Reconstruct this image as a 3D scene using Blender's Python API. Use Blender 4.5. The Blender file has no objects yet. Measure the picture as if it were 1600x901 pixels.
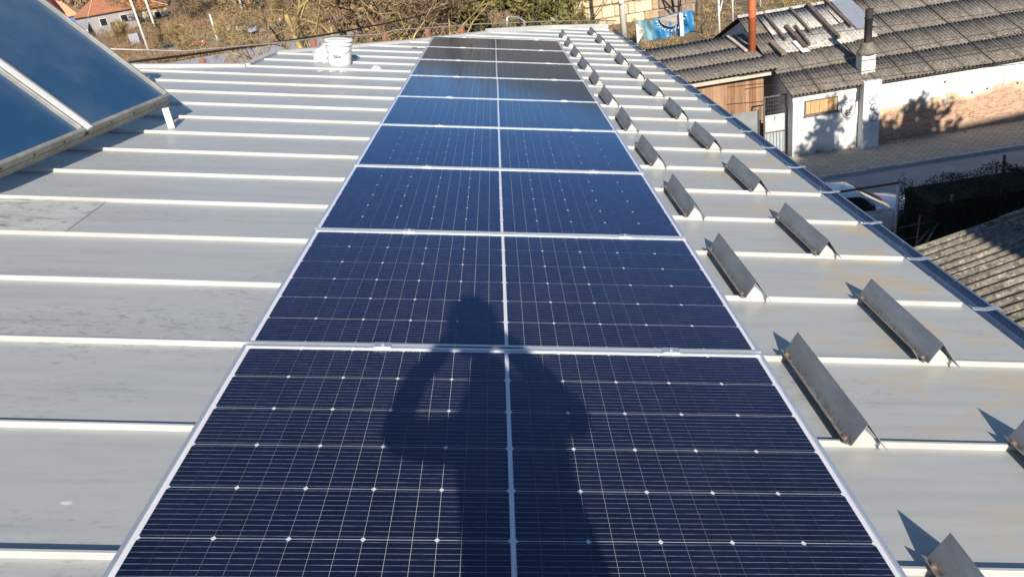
import bpy, bmesh, math, random
from mathutils import Matrix, Vector, noise
R = math.radians
S = bpy.context.scene
COL = S.collection
# ------------------------------------------------------------------ camera, sky, sun, exposure
cam_data = bpy.data.cameras.new('camera'); cam = bpy.data.objects.new('camera', cam_data); COL.objects.link(cam)
cam_data.lens = 25.425; cam_data.sensor_width = 36; cam_data.clip_start = .02; cam_data.clip_end = 3000
ax = [(0.987516, -0.024752, -0.15556), (0.150762, 0.434632, 0.8879), (0.045634, -0.900268, 0.432938)]
CAM = Vector((0.1737, -2.3085, 9.3460))
cam.matrix_world = Matrix(((ax[0][0], ax[1][0], ax[2][0], CAM.x), (ax[0][1], ax[1][1], ax[2][1], CAM.y),
                           (ax[0][2], ax[1][2], ax[2][2], CAM.z), (0, 0, 0, 1)))
S.camera = cam
SUN = Vector((-0.109, 0.879, -0.464)).normalized()          # the way the light travels
ELEV = math.asin(-SUN.z); AZ = math.atan2(-SUN.x, -SUN.y)
world = bpy.data.worlds.new('World'); S.world = world; world.use_nodes = True
wn = world.node_tree.nodes; wl = world.node_tree.links
sky = wn.new('ShaderNodeTexSky'); sky.sky_type = 'NISHITA'; sky.sun_disc = False
sky.sun_elevation = ELEV; sky.sun_rotation = AZ; sky.air_density = 1.0; sky.dust_density = .0; sky.ozone_density = 3.2
wl.new(sky.outputs[0], wn['Background'].inputs[0]); wn['Background'].inputs[1].default_value = .088
sun_data = bpy.data.lights.new('sun', 'SUN'); sun_data.energy = 4.8; sun_data.angle = R(.53); sun_data.color = (1, .91, .77)
sun = bpy.data.objects.new('sun', sun_data); COL.objects.link(sun); sun.location = (0, -20, 30)
sun.rotation_euler = SUN.to_track_quat('-Z', 'Y').to_euler()
S.view_settings.view_transform = 'Standard'; S.view_settings.look = 'None'
S.view_settings.exposure = .50; S.view_settings.gamma = 1.0

# ------------------------------------------------------------------ frames of reference
TH = R(11.0); Z0 = 8.0
RM = Matrix(((math.cos(TH), 0, math.sin(TH), 0), (0, 1, 0, 0), (-math.sin(TH), 0, math.cos(TH), Z0), (0, 0, 0, 1)))
ROOF_N = -.07                     # roof sheets, measured from the glass of the solar panels
def roof(u, v, n=ROOF_N): return RM @ Vector((u, v, n))
def smooth(t): t = max(0., min(1., t)); return t * t * (3 - 2 * t)
def ter(x, y):
    d = math.hypot(x, y)
    h = 0.
    if d > 140: h = .136 * (d - 140)
    if d > 330: h = .136 * 190 + .28 * (d - 330)
    return min(h, 130) * (1. if y > 0 else smooth((y + 200) / 200))

# ------------------------------------------------------------------ helpers
class MB:
    def __init__(s): s.v = []; s.f = []; s.m = []
    def quad(s, a, b, c, d, m=0):
        i = len(s.v); s.v += [tuple(a), tuple(b), tuple(c), tuple(d)]; s.f.append((i, i+1, i+2, i+3)); s.m.append(m); return s
    def poly(s, pts, m=0):
        i = len(s.v); s.v += [tuple(p) for p in pts]; s.f.append(tuple(range(i, i+len(pts)))); s.m.append(m); return s
    def box(s, x0, x1, y0, y1, z0, z1, m=0):
        i = len(s.v)
        s.v += [(x0,y0,z0),(x1,y0,z0),(x1,y1,z0),(x0,y1,z0),(x0,y0,z1),(x1,y0,z1),(x1,y1,z1),(x0,y1,z1)]
        s.f += [(i,i+3,i+2,i+1),(i+4,i+5,i+6,i+7),(i,i+1,i+5,i+4),(i+1,i+2,i+6,i+5),(i+2,i+3,i+7,i+6),(i+3,i,i+4,i+7)]; s.m += [m]*6
        return s
    def prism(s, prof, p0, ex, ey, ez, L, m=0):
        """closed profile [(a,b)] in the ex/ey plane, swept L along ez"""
        p0 = Vector(p0); ex = Vector(ex); ey = Vector(ey); ez = Vector(ez); n = len(prof); i = len(s.v)
        for k in (0, L):
            for a, b in prof: s.v.append(tuple(p0 + ex*a + ey*b + ez*k))
        for j in range(n):
            k = (j+1) % n; s.f.append((i+j, i+k, i+n+k, i+n+j)); s.m.append(m)
        s.f.append(tuple(range(i+n-1, i-1, -1))); s.f.append(tuple(range(i+n, i+2*n))); s.m += [m, m]
        return s
    def tube(s, pts, rad, seg=6, m=0, cap=True):
        pts = [Vector(p) for p in pts]; n = len(pts)
        if not isinstance(rad, (list, tuple)): rad = [rad]*n
        i = len(s.v); ref = None
        for k, p in enumerate(pts):
            d = (pts[min(k+1, n-1)] - pts[max(k-1, 0)]).normalized()
            if ref is None:
                ref = d.orthogonal().normalized()
            ref = (ref - d*ref.dot(d))
            ref = ref.normalized() if ref.length > 1e-6 else d.orthogonal().normalized()
            b = d.cross(ref)
            for j in range(seg):
                a = 2*math.pi*j/seg; s.v.append(tuple(p + (ref*math.cos(a) + b*math.sin(a))*rad[k]))
        for k in range(n-1):
            for j in range(seg):
                q = (j+1) % seg
                s.f.append((i+k*seg+j, i+k*seg+q, i+(k+1)*seg+q, i+(k+1)*seg+j)); s.m.append(m)
        if cap:
            s.f.append(tuple(range(i+seg-1, i-1, -1))); s.f.append(tuple(range(i+(n-1)*seg, i+n*seg))); s.m += [m, m]
        return s
    def lathe(s, prof, c=(0, 0, 0), seg=24, m=0):
        i = len(s.v); n = len(prof)
        for r, z in prof:
            for j in range(seg):
                a = 2*math.pi*j/seg; s.v.append((c[0]+r*math.cos(a), c[1]+r*math.sin(a), c[2]+z))
        for k in range(n-1):
            for j in range(seg):
                q = (j+1) % seg; s.f.append((i+k*seg+j, i+k*seg+q, i+(k+1)*seg+q, i+(k+1)*seg+j)); s.m.append(m)
        return s
    def mesh(s, name, mats, sm=False):
        me = bpy.data.meshes.new(name); me.from_pydata(s.v, [], s.f)
        for mm in (mats if isinstance(mats, (list, tuple)) else [mats]): me.materials.append(mm)
        if any(s.m): me.polygons.foreach_set('material_index', s.m)
        if sm: me.polygons.foreach_set('use_smooth', [True]*len(me.polygons))
        me.update(); return me
    def obj(s, name, mats, parent=None, sm=False):
        return link(name, s.mesh(name, mats, sm), parent)
def link(name, me, parent=None, loc=None, M=None):
    o = bpy.data.objects.new(name, me); COL.objects.link(o)
    if parent is not None: o.parent = parent
    if loc is not None: o.location = loc
    if M is not None: o.matrix_world = M
    return o
def tag(o, label, cat, group=None):
    o['label'] = label; o['category'] = cat
    if group: o['group'] = group
    return o
def thing(name, label, cat, loc=(0, 0, 0), rz=0., group=None, M=None):
    o = bpy.data.objects.new(name, None); COL.objects.link(o); o.empty_display_size = .2
    if M is not None: o.matrix_world = M
    else: o.location = loc; o.rotation_euler = (0, 0, rz)
    return tag(o, label, cat, group)
def kind(o, k): o['kind'] = k; return o
def bevel(o, w, seg=2):
    b = o.modifiers.new('bevel', 'BEVEL'); b.width = w; b.segments = seg; b.limit_method = 'ANGLE'; return o
def copy_tree(o, parent=None):
    c = o.copy(); COL.objects.link(c)
    if parent is not None: c.parent = parent
    for ch in list(o.children): copy_tree(ch, c)
    return c

# ------------------------------------------------------------------ materials
MATS = {}
class NT:
    def __init__(s, name):
        m = bpy.data.materials.new(name); m.use_nodes = True; s.mat = m; s.t = m.node_tree
        s.n = s.t.nodes; s.l = s.t.links; s.b = s.n['Principled BSDF']; s.out = s.n['Material Output']
    def new(s, t, **k):
        n = s.n.new(t)
        for a, v in k.items(): setattr(n, a, v)
        return n
    def tex(s, kind_='Object'):
        if not hasattr(s, 'tc'): s.tc = s.new('ShaderNodeTexCoord')
        return s.tc.outputs[kind_]
    def mapping(s, scale=(1, 1, 1), src='Object', rot=(0, 0, 0), loc=(0, 0, 0)):
        m = s.new('ShaderNodeMapping'); m.inputs['Scale'].default_value = scale; m.inputs['Rotation'].default_value = rot; m.inputs['Location'].default_value = loc
        s.l.new(s.pos() if src == 'World' else s.tex(src), m.inputs['Vector']); return m.outputs[0]
    def pos(s):
        if not hasattr(s, 'geo'): s.geo = s.new('ShaderNodeNewGeometry')
        return s.geo.outputs['Position']
    def noise(s, scale, vec=None, detail=4, rough=.55, dist=0):
        n = s.new('ShaderNodeTexNoise'); n.inputs['Scale'].default_value = scale; n.inputs['Detail'].default_value = detail
        n.inputs['Roughness'].default_value = rough; n.inputs['Distortion'].default_value = dist
        if vec is not None: s.l.new(vec, n.inputs['Vector'])
        return n.outputs['Fac']
    def ramp(s, fac, stops, interp='LINEAR'):
        r = s.new('ShaderNodeValToRGB'); r.color_ramp.interpolation = interp; e = r.color_ramp.elements
        while len(e) < len(stops): e.new(.5)
        for k, (p, c) in enumerate(stops):
            e[k].position = p; e[k].color = (c, c, c, 1) if isinstance(c, (int, float)) else (*c, 1)
        s.l.new(fac, r.inputs[0]); return r.outputs[0]
    def mix(s, f, a, b, mode='MIX'):
        n = s.new('ShaderNodeMix', data_type='RGBA', blend_type=mode)
        for sock, v in ((n.inputs['Factor'], f), (n.inputs['A'], a), (n.inputs['B'], b)):
            if isinstance(v, (int, float)): sock.default_value = v
            elif isinstance(v, tuple): sock.default_value = (*v, 1)
            else: s.l.new(v, sock)
        return n.outputs['Result']
    def math(s, op, a, b=0.):
        n = s.new('ShaderNodeMath', operation=op)
        for k, v in enumerate((a, b)):
            if isinstance(v, (int, float)): n.inputs[k].default_value = v
            else: s.l.new(v, n.inputs[k])
        return n.outputs[0]
    def sep(s, vec):
        n = s.new('ShaderNodeSeparateXYZ'); s.l.new(vec, n.inputs[0]); return n.outputs
    def set(s, name, v):
        i = s.b.inputs[name]
        if isinstance(v, (int, float)): i.default_value = v
        elif isinstance(v, tuple): i.default_value = (*v, 1)
        else: s.l.new(v, i)
        return s
    def bump(s, h, strength=.3, dist=.02):
        b = s.new('ShaderNodeBump'); b.inputs['Strength'].default_value = strength; b.inputs['Distance'].default_value = dist
        s.l.new(h, b.inputs['Height']); s.l.new(b.outputs[0], s.b.inputs['Normal']); return s
def plain(name, col, rough=.6, metal=0., var=.18, scale=6., bump=0., src='World', dirt=None, coat=0.):
    if name in MATS: return MATS[name]
    t = NT(name); v = t.mapping(src=src)
    n = t.noise(scale, v, 5, .6)
    lo = tuple(c*(1-var) for c in col); hi = tuple(min(1, c*(1+var)) for c in col)
    c = t.ramp(n, [(.3, lo), (.7, hi)])
    if dirt:
        n2 = t.noise(scale*.35, v, 6, .7); c = t.mix(t.ramp(n2, [(.48, 0.), (.68, 1.)]), c, dirt)
    t.set('Base Color', c).set('Roughness', rough).set('Metallic', metal)
    if coat: t.set('Coat Weight', coat); t.set('Coat Roughness', .08)
    if bump: t.bump(t.noise(scale*6, v, 4), bump, .01)
    MATS[name] = t.mat; return t.mat

def m_roof():
    t = NT('painted_roof_metal'); P = t.mapping((1, 1, 1), 'World')
    streak = t.noise(2.2, t.mapping((.5, 6, 1), 'World'), 6, .65)
    base = t.ramp(streak, [(.25, (.37, .38, .375)), (.5, (.425, .435, .43)), (.8, (.47, .475, .465))])
    big = t.noise(.9, P, 3); base = t.mix(t.ramp(big, [(.35, 0.), (.7, .55)]), base, (.39, .415, .42))
    sx = t.sep(t.pos())
    # ochre mud left by puddles near the gutter
    mud = t.ramp(t.noise(2.6, t.mapping((1.2, 2.2, 1), 'World'), 6, .62, .4), [(.49, 0.), (.62, .85)])
    side = t.ramp(t.math('MULTIPLY_ADD', sx[0], .5), [(.0, 0.), (1., 1.)])
    sd = t.new('ShaderNodeMapRange'); sd.inputs[1].default_value = 1.0; sd.inputs[2].default_value = 1.9; t.l.new(sx[0], sd.inputs[0])
    base = t.mix(t.math('MULTIPLY', mud, sd.outputs[0]), base, (.52, .41, .27))
    # dark lichen specks in drifts
    spk = t.noise(36, t.mapping((.5, 1.5, 1), 'World'), 4, .75)
    drift = t.ramp(t.noise(.8, t.mapping((.8, 2.4, 1), 'World', loc=(3.1, 1.7, 0)), 4, .6), [(.5, 0.), (.66, 1.)])
    base = t.mix(t.math('MULTIPLY', t.ramp(spk, [(.53, 0.), (.62, .5)]), drift), base, (.16, .155, .15))
    # bird droppings
    dr = t.noise(9, t.mapping((1, 2.4, 1), 'World'), 2, .4); base = t.mix(t.ramp(dr, [(.80, 0.), (.815, .6)]), base, (.8, .8, .78))
    # long runs of grey dirt and a few scuffs
    run = t.noise(5, t.mapping((.35, 7, 1), 'World', loc=(1.3, .4, 0)), 6, .7); base = t.mix(t.ramp(run, [(.55, 0.), (.75, .28)]), base, (.26, .26, .255))
    scf = t.noise(14, t.mapping((.9, 1.6, 1), 'World', loc=(7, 3, 0)), 5, .75); base = t.mix(t.ramp(scf, [(.66, 0.), (.72, .35)]), base, (.60, .61, .60))
    t.set('Base Color', base).set('Metallic', .12)
    t.set('Roughness', t.ramp(big, [(.3, .36), (.7, .5)]))
    t.bump(t.noise(1.6, t.mapping((.8, 2.5, 1), 'World'), 2), .16, .05)
    return t.mat
ROOF = m_roof()
SEAM = plain('seam_metal', (.51, .52, .515), .45, .1, .14, 2.2, 0, 'World', (.45, .45, .43))
GUARD = None
def m_guard():
    t = NT('galvanised_guard_metal'); P = t.mapping((1, 1, 1), 'Object')
    b = t.ramp(t.noise(5, t.mapping((6, 1, 3), 'Object'), 6, .65), [(.3, (.27, .275, .28)), (.7, (.41, .415, .415))])
    z = t.sep(t.tex('Object'))[2]
    low = t.new('ShaderNodeMapRange'); low.inputs[1].default_value = .026; low.inputs[2].default_value = .0; t.l.new(z, low.inputs[0])
    ru = t.math('MULTIPLY', t.ramp(t.noise(60, P, 4, .7), [(.45, 0.), (.62, 1.)]), low.outputs[0])
    b = t.mix(ru, b, (.20, .13, .075))
    t.set('Base Color', b).set('Metallic', .45).set('Roughness', .47)
    return t.mat
GUARD = m_guard()
ALU = plain('brushed_aluminium', (.66, .68, .70), .33, .75, .05, 20)
FRAME = plain('anodised_frame', (.70, .73, .76), .30, .7, .04, 9)
BACK = plain('white_backsheet', (.78, .79, .82), .6, 0, .02, 9)
STEEL = plain('dark_steel', (.12, .12, .12), .5, .6, .2, 30)
RUSTB = plain('rusty_bolt', (.20, .13, .095), .8, .2, .3, 60)
def m_cell():
    t = NT('silicon_cell'); o = t.tex('Object'); y = t.sep(o)
    fr = t.math('FRACT', t.math('ADD', t.math('DIVIDE', y[1], .0184), 50.0))
    d = t.math('ABSOLUTE', t.math('SUBTRACT', fr, .5))
    bus = t.math('LESS_THAN', d, .028)
    P = t.mapping((1, 1, 1), 'World')
    tone = t.noise(2.3, P, 3)
    oi = t.new('ShaderNodeObjectInfo')
    c = t.ramp(t.math('ADD', t.math('MULTIPLY', tone, .55), t.math('MULTIPLY', oi.outputs['Random'], .4)), [(.25, (.0018, .0036, .013)), (.75, (.0034, .0062, .024))])
    br = t.noise(70, t.mapping((.25, 1, 1), 'World'), 3, .7)
    busc = t.mix(t.ramp(br, [(.35, .3), (.6, 1.)]), (.10, .11, .16), (.52, .53, .58))
    t.set('Base Color', t.mix(bus, c, busc)).set('Metallic', t.math('MULTIPLY', bus, .35)).set('Roughness', .42)
    return t.mat
CELL = m_cell()
def m_glass(name, rough=.06, ior=1.5, tint=(1, 1, 1), ar=False):
    t = NT(name); t.n.remove(t.b)
    fr = t.new('ShaderNodeFresnel'); fr.inputs['IOR'].default_value = ior
    tr = t.new('ShaderNodeBsdfTransparent'); tr.inputs[0].default_value = (*tint, 1)
    gl = t.new('ShaderNodeBsdfGlossy'); gl.inputs['Roughness'].default_value = rough
    if ar: t.l.new(t.ramp(fr.outputs[0], [(.02, (.02, .19, 1.0)), (.13, (.06, .36, 1.0)), (.26, (.28, .60, 1.0)), (.55, (.92, .95, 1.0))]), gl.inputs['Color'])
    mx = t.new('ShaderNodeMixShader'); t.pos(); t.l.new(t.math('MULTIPLY', fr.outputs[0], t.math('SUBTRACT', 1., t.geo.outputs['Backfacing'])), mx.inputs[0]); t.l.new(tr.outputs[0], mx.inputs[1]); t.l.new(gl.outputs[0], mx.inputs[2])
    t.l.new(mx.outputs[0], t.out.inputs[0]); return t.mat
GLASS = m_glass('solar_glass', .08, 1.37, ar=True)
GLASS2 = m_glass('collector_glass', .10, 1.5)
def haze_and_dust(mat, scale, amount, col=(.55, .56, .55)):
    nt = mat.node_tree; out = nt.nodes['Material Output']; src = out.inputs[0].links[0].from_socket
    tc = nt.nodes.new('ShaderNodeTexCoord'); no = nt.nodes.new('ShaderNodeTexNoise'); no.inputs['Scale'].default_value = scale; no.inputs['Detail'].default_value = 5; no.inputs['Roughness'].default_value = .6
    nt.links.new(tc.outputs['Object'], no.inputs['Vector']); rp = nt.nodes.new('ShaderNodeMapRange'); rp.inputs[1].default_value = .42; rp.inputs[2].default_value = .8; rp.inputs[4].default_value = amount
    nt.links.new(no.outputs['Fac'], rp.inputs[0]); df = nt.nodes.new('ShaderNodeBsdfDiffuse'); df.inputs[0].default_value = (*col, 1); mx = nt.nodes.new('ShaderNodeMixShader')
    nt.links.new(rp.outputs[0], mx.inputs[0]); nt.links.new(src, mx.inputs[1]); nt.links.new(df.outputs[0], mx.inputs[2]); nt.links.new(mx.outputs[0], out.inputs[0])
haze_and_dust(GLASS2, .9, .10); haze_and_dust(GLASS, 2.6, .006)  # collector: pale patches paint in a reflected cloud's haze; solar glass: thin dust
def m_absorber():
    t = NT('blue_selective_absorber'); P = t.mapping((1, 1, 1), 'Object')
    n = t.noise(1.1, t.mapping((1, .5, 1), 'Object', loc=(.4, .2, 0)), 4, .5)
    t.set('Base Color', t.ramp(n, [(.35, (.018, .085, .20)), (.75, (.05, .135, .26))])).set('Metallic', .25).set('Roughness', .42); return t.mat
ABSORB = m_absorber()
WHITEP = plain('white_plastic', (.82, .82, .80), .4, 0, .03, 6)
PLASTER = plain('plaster_grey', (.42, .40, .38), .9, 0, .12, 1.2)
ASPHALT = plain('asphalt', (.34, .33, .335), .9, 0, .12, 1.0, .2)

def m_white_wall():
    t = NT('flaking_whitewash_over_brick'); P = t.pos(); x = t.sep(P)
    cmb = t.new('ShaderNodeCombineXYZ'); t.l.new(x[0], cmb.inputs[0]); t.l.new(x[2], cmb.inputs[1])
    br = t.new('ShaderNodeTexBrick'); t.l.new(cmb.outputs[0], br.inputs['Vector'])
    br.inputs['Scale'].default_value = 1.; br.inputs['Brick Width'].default_value = .26; br.inputs['Row Height'].default_value = .078; br.inputs['Mortar Size'].default_value = .011
    br.inputs['Color1'].default_value = (.34, .115, .06, 1); br.inputs['Color2'].default_value = (.48, .235, .125, 1); br.inputs['Mortar'].default_value = (.42, .37, .30, 1); br.inputs['Bias'].default_value = .1
    wash = t.ramp(t.noise(5.2, t.mapping((1, 1, 2.2), 'World'), 5, .65), [(.40, 0.), (.56, 1.)])
    brick = t.mix(t.math('MULTIPLY', wash, .5), br.outputs['Color'], (.62, .50, .37))
    plaster = t.ramp(t.noise(1.7, t.mapping((1, 1, 1), 'World'), 6, .62), [(.3, (.74, .72, .68)), (.6, (.86, .85, .83))])
    # plaster has come off in a band low down on the long stretch east of the buttress
    nz = t.noise(1.15, t.mapping((.8, 1, 1), 'World'), 5, .6)
    h = t.math('ADD', x[2], t.math('MULTIPLY', t.math('SUBTRACT', nz, .5), 1.5))
    east = t.new('ShaderNodeMapRange'); east.inputs[1].default_value = 13.35; east.inputs[2].default_value = 13.55; t.l.new(x[0], east.inputs[0])
    lim = t.math('MULTIPLY', east.outputs[0], 1.30)
    off = t.math('LESS_THAN', h, lim)
    tan = t.math('LESS_THAN', h, t.math('MULTIPLY', east.outputs[0], 1.46))
    c = t.mix(tan, plaster, (.60, .47, .33)); c = t.mix(off, c, brick)
    # wall colour darker towards the foot
    foot = t.new('ShaderNodeMapRange'); foot.inputs[1].default_value = .55; foot.inputs[2].default_value = .0; t.l.new(h, foot.inputs[0])
    c = t.mix(t.math('MULTIPLY', foot.outputs[0], .55), c, (.20, .19, .17))
    t.set('Base Color', c).set('Roughness', .9)
    t.bump(t.math('ADD', t.math('MULTIPLY', br.outputs['Fac'], off), t.math('MULTIPLY', off, -1.2)), .5, .015)
    return t.mat
WHITEWALL = m_white_wall()
def m_fibro(name, lo, hi, lich):
    t = NT(name); P = t.mapping((1, 1, 1), 'World')
    c = t.ramp(t.noise(7, P, 7, .7), [(.28, lo), (.68, hi)])
    c = t.mix(t.ramp(t.noise(16, P, 4, .7), [(.53, 0.), (.60, 1.)]), c, lich)
    c = t.mix(t.ramp(t.noise(11, t.mapping((1, 1, 1), 'World', loc=(4, 7, 2)), 5, .7), [(.53, 0.), (.60, .9)]), c, (.06, .05, .045))
    st_ = t.noise(1, t.mapping((26, 1.1, 1), 'Object'), 4, .6); c = t.mix(t.ramp(st_, [(.42, .0), (.62, .75)]), c, tuple(v*.55 for v in lo))
    oi = t.new('ShaderNodeObjectInfo'); c = t.mix(.15, c, t.mix(oi.outputs['Random'], lo, hi))
    t.set('Base Color', c).set('Roughness', .95); t.bump(t.noise(40, P, 4), .12, .01); return t.mat
FIBRO = m_fibro('weathered_fibre_cement', (.13, .11, .092), (.28, .245, .21), (.42, .39, .35))
FIBRO_PALE = m_fibro('pale_fibre_cement', (.45, .42, .38), (.62, .60, .56), (.70, .69, .66))
def m_planks(name, lo, hi):
    t = NT(name); oi = t.new('ShaderNodeObjectInfo')
    g = t.noise(3, t.mapping((14, 14, .8), 'World'), 5, .6)
    c = t.ramp(t.math('ADD', t.math('MULTIPLY', g, .7), t.math('MULTIPLY', oi.outputs['Random'], .3)), [(.25, lo), (.75, hi)])
    t.set('Base Color', c).set('Roughness', .85).bump(g, .3, .01); return t.mat
PLANK = m_planks('old_brown_planks', (.20, .09, .045), (.46, .30, .19))
PLY = m_planks('plywood', (.46, .26, .11), (.66, .44, .22))
TIMBER = m_planks('grey_timber', (.13, .105, .085), (.26, .21, .17))
def m_pavers():
    t = NT('paver_surface'); br = t.new('ShaderNodeTexBrick'); t.l.new(t.mapping((1, 1, 1), 'World', rot=(0, 0, .785)), br.inputs['Vector'])
    br.inputs['Scale'].default_value = 1; br.inputs['Brick Width'].default_value = .40; br.inputs['Row Height'].default_value = .20; br.inputs['Mortar Size'].default_value = .012
    br.inputs['Color1'].default_value = (.40, .355, .30, 1); br.inputs['Color2'].default_value = (.48, .43, .36, 1); br.inputs['Mortar'].default_value = (.17, .15, .13, 1)
    c = t.mix(t.ramp(t.noise(.9, t.mapping((1, 1, 1), 'World'), 5), [(.4, 0.), (.7, .5)]), br.outputs['Color'], (.25, .24, .22))
    t.set('Base Color', c).set('Roughness', .9); return t.mat
PAVER = m_pavers()
CONC = plain('kerb_concrete', (.47, .45, .42), .9, 0, .2, 4, .3)
def m_ground():
    t = NT('winter_ground'); P = t.mapping((1, 1, 1), 'World')
    c = t.ramp(t.noise(.35, P, 8, .65), [(.25, (.10, .07, .045)), (.5, (.21, .145, .085)), (.75, (.27, .19, .11))])
    c = t.mix(t.ramp(t.noise(.11, P, 5, .6), [(.52, 0.), (.64, .8)]), c, (.12, .125, .045))
    c = t.mix(t.ramp(t.noise(3.2, P, 6, .7), [(.5, 0.), (.7, .5)]), c, (.30, .21, .12))
    t.set('Base Color', c).set('Roughness', 1.).bump(t.noise(2.2, P, 6), .8, .3); return t.mat
GROUND = m_ground()
def m_bark(name, lo, hi):
    t = NT(name); n = t.noise(4, t.mapping((1, 1, .35), 'Object'), 6, .65)
    t.set('Base Color', t.ramp(n, [(.35, lo), (.65, hi)])).set('Roughness', .95).bump(t.noise(22, t.mapping((1, 1, .4), 'Object'), 4), .5, .02); return t.mat
BARK = m_bark('grey_brown_bark', (.09, .07, .05), (.21, .17, .125))
BARKY = m_bark('lichen_yellow_bark', (.24, .18, .08), (.60, .46, .19))
def m_leaf(name, a, b, c_):
    t = NT(name); n = t.noise(1.3, t.mapping((1, 1, 1), 'Object'), 4, .6); n2 = t.noise(9, t.mapping((1, 1, 1), 'Object'), 2)
    c = t.ramp(t.math('ADD', t.math('MULTIPLY', n, .6), t.math('MULTIPLY', n2, .4)), [(.36, a), (.5, b), (.64, c_)])
    t.set('Base Color', c).set('Roughness', .8)
    t.set('Subsurface Weight', 0.); return t.mat
TW_BROWN = m_leaf('brown_twigs', (.16, .10, .06), (.27, .18, .11), (.36, .25, .15))
TW_RED = m_leaf('russet_leaves', (.19, .11, .058), (.30, .19, .105), (.40, .28, .155))
TW_OLIVE = m_leaf('olive_leaves', (.07, .075, .022), (.15, .14, .04), (.28, .23, .075))
TW_DARK = m_leaf('dark_evergreen_leaves', (.015, .025, .016), (.028, .042, .022), (.05, .06, .03))
TW_GOLD = m_leaf('straw_twigs', (.24, .17, .08), (.36, .26, .12), (.46, .34, .17))

# ------------------------------------------------------------------ the setting: ground, road, pavement
def build_ground():
    b = MB(); xs = [-900, -600, -420, -330] + [-280 + 12*i for i in range(40)] + [240, 320, 430, 600, 900]
    ys = [-500, -300, -150, -60, 0] + [12*i for i in range(1, 31)] + [400, 470, 560, 680, 820, 1000]
    for y in ys:
        for x in xs:
            z = ter(x, y); z += (.0 if math.hypot(x, y) < 150 else 1.2*noise.noise(Vector((x*.03, y*.03, 0))))
            b.v.append((x, y, z))
    W = len(xs)
    for j in range(len(ys)-1):
        for i in range(W-1): b.f.append((j*W+i, j*W+i+1, (j+1)*W+i+1, (j+1)*W+i)); b.m.append(0)
    kind(b.obj('ground', GROUND, sm=True), 'structure')
build_ground()
kind(MB().box(-6, 70, 17.0, 22.0, -.3, .02).obj('road', ASPHALT), 'structure')
pav = kind(MB().box(-6, 70, 22.16, 24.7, -.3, .13).obj('pavement', PAVER), 'structure')
kerb_me = bevel(MB().box(0, .985, 0, .15, -.2, .14).obj('kerb_stone', CONC, pav), .015, 1)
kerb_me.location = (6, 22.005, 0)
random.seed(4)
for i in range(1, 26):
    c = kerb_me.copy(); COL.objects.link(c); c.parent = pav; c.location = (6+i, 22.005 + random.uniform(-.008, .008), random.uniform(-.012, .006)); c.rotation_euler.z = random.uniform(-.008, .008)
kind(MB().box(-70, -22, 92, 116, -.3, .03).obj('yard', plain('pale_yard_concrete', (.40, .41, .46), .8, 0, .15, .3)), 'structure')
lot = MB()
for i in range(6):
    for j in range(3):
        p = []
        for (a, c) in ((i, j), (i+1, j), (i+1, j+1), (i, j+1)):
            x = -66 + a*5.5; y = 128 + c*8; p.append((x, y, ter(x, y)+.05 if math.hypot(x, y) > 138 else .05))
        lot.quad(*p)
kind(lot.obj('parking_lot', plain('car_park_gravel', (.30, .28, .26), .95, 0, .2, .8)), 'structure')

# ------------------------------------------------------------------ our building: roof of standing-seam sheets
EDGE = [(5.8, -6.5), (6.09, -4.1), (6.39, -2.89), (7.45, -2.85), (8.34, -1.93), (9.0, -1.28), (10.48, -.15), (11.41, 1.0), (12.0, 2.11)]
U_EAVE = 2.11; V_BACK = -7.2
def u_left(v):
    if v <= EDGE[0][0]: return EDGE[0][1]
    for (a, ua), (b, ub) in zip(EDGE, EDGE[1:]):
        if v <= b: return ua + (ub-ua)*(v-a)/(b-a)
    return EDGE[-1][1]
bld = thing('roofed_building', 'building under a pale grey standing seam metal roof that fills the foreground', 'building', M=RM.copy())
PITCH = .521; SK = -.016
def sv(k, u): return .075 + SK*u + PITCH*k
K0, K1 = -14, 22
for k in range(K0, K1):
    m = MB(); top = []; bot = []
    for kk, lst in ((k, bot), (k+1, top)):
        uL = -6.5
        for it in range(12): uL = .5*uL + .5*u_left(sv(kk, uL))
        lst.append(uL)
    if bot[0] > U_EAVE-.05: break
    brk = [u for v, u in EDGE if min(bot[0], top[0]) < u < max(bot[0], top[0])]
    random.seed(100+k)
    pts = []
    # left boundary follows the hip edge
    left = [(top[0], sv(k+1, top[0]))] + [(u, v) for v, u in reversed(EDGE) if sv(k, u) + .001 < v < sv(k+1, u) - .001 and k*PITCH > 5] + [(bot[0], sv(k, bot[0]))]
    if top[0] > U_EAVE-.03: left[0] = (U_EAVE, min(sv(k+1, U_EAVE), 12.0))
    n = 5; us = [bot[0] + (U_EAVE-bot[0])*i/n for i in range(n+1)]
    ring = left + [(u, sv(k, u)) for u in us[1:]] + ([(U_EAVE, sv(k+1, U_EAVE))] if top[0] < U_EAVE-.03 else [])
    m.poly([(u, v, ROOF_N) for u, v in ring])
    m.obj('roof_sheet', ROOF, bld)
for k in range(K0, K1+1):
    uL = -6.5
    for it in range(14): uL = .5*uL + .5*u_left(sv(k, uL))
    if uL > 2.0: break
    ue = 2.075
    m = MB(); n = ROOF_N; h = .0215
    v0 = sv(k, uL+.05); v1 = sv(k, ue); u0 = uL+.05
    prof = [(-.005, 0), (-.006, h-.003), (-.003, h), (.005, h), (.007, h-.003), (.006, 0)]
    i = len(m.v)
    for uu, vv in ((u0, v0), (ue, v1)):
        for a, c in prof: m.v.append((uu, vv+a, n+c))
    for j in range(5): m.f.append((i+j, i+j+1, i+7+j, i+6+j)); m.m.append(0)
    m.f.append(tuple(range(i+5, i-1, -1))); m.f.append(tuple(range(i+6, i+12))); m.m += [0, 0]
    m.obj('seam', SEAM, bld)
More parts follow.
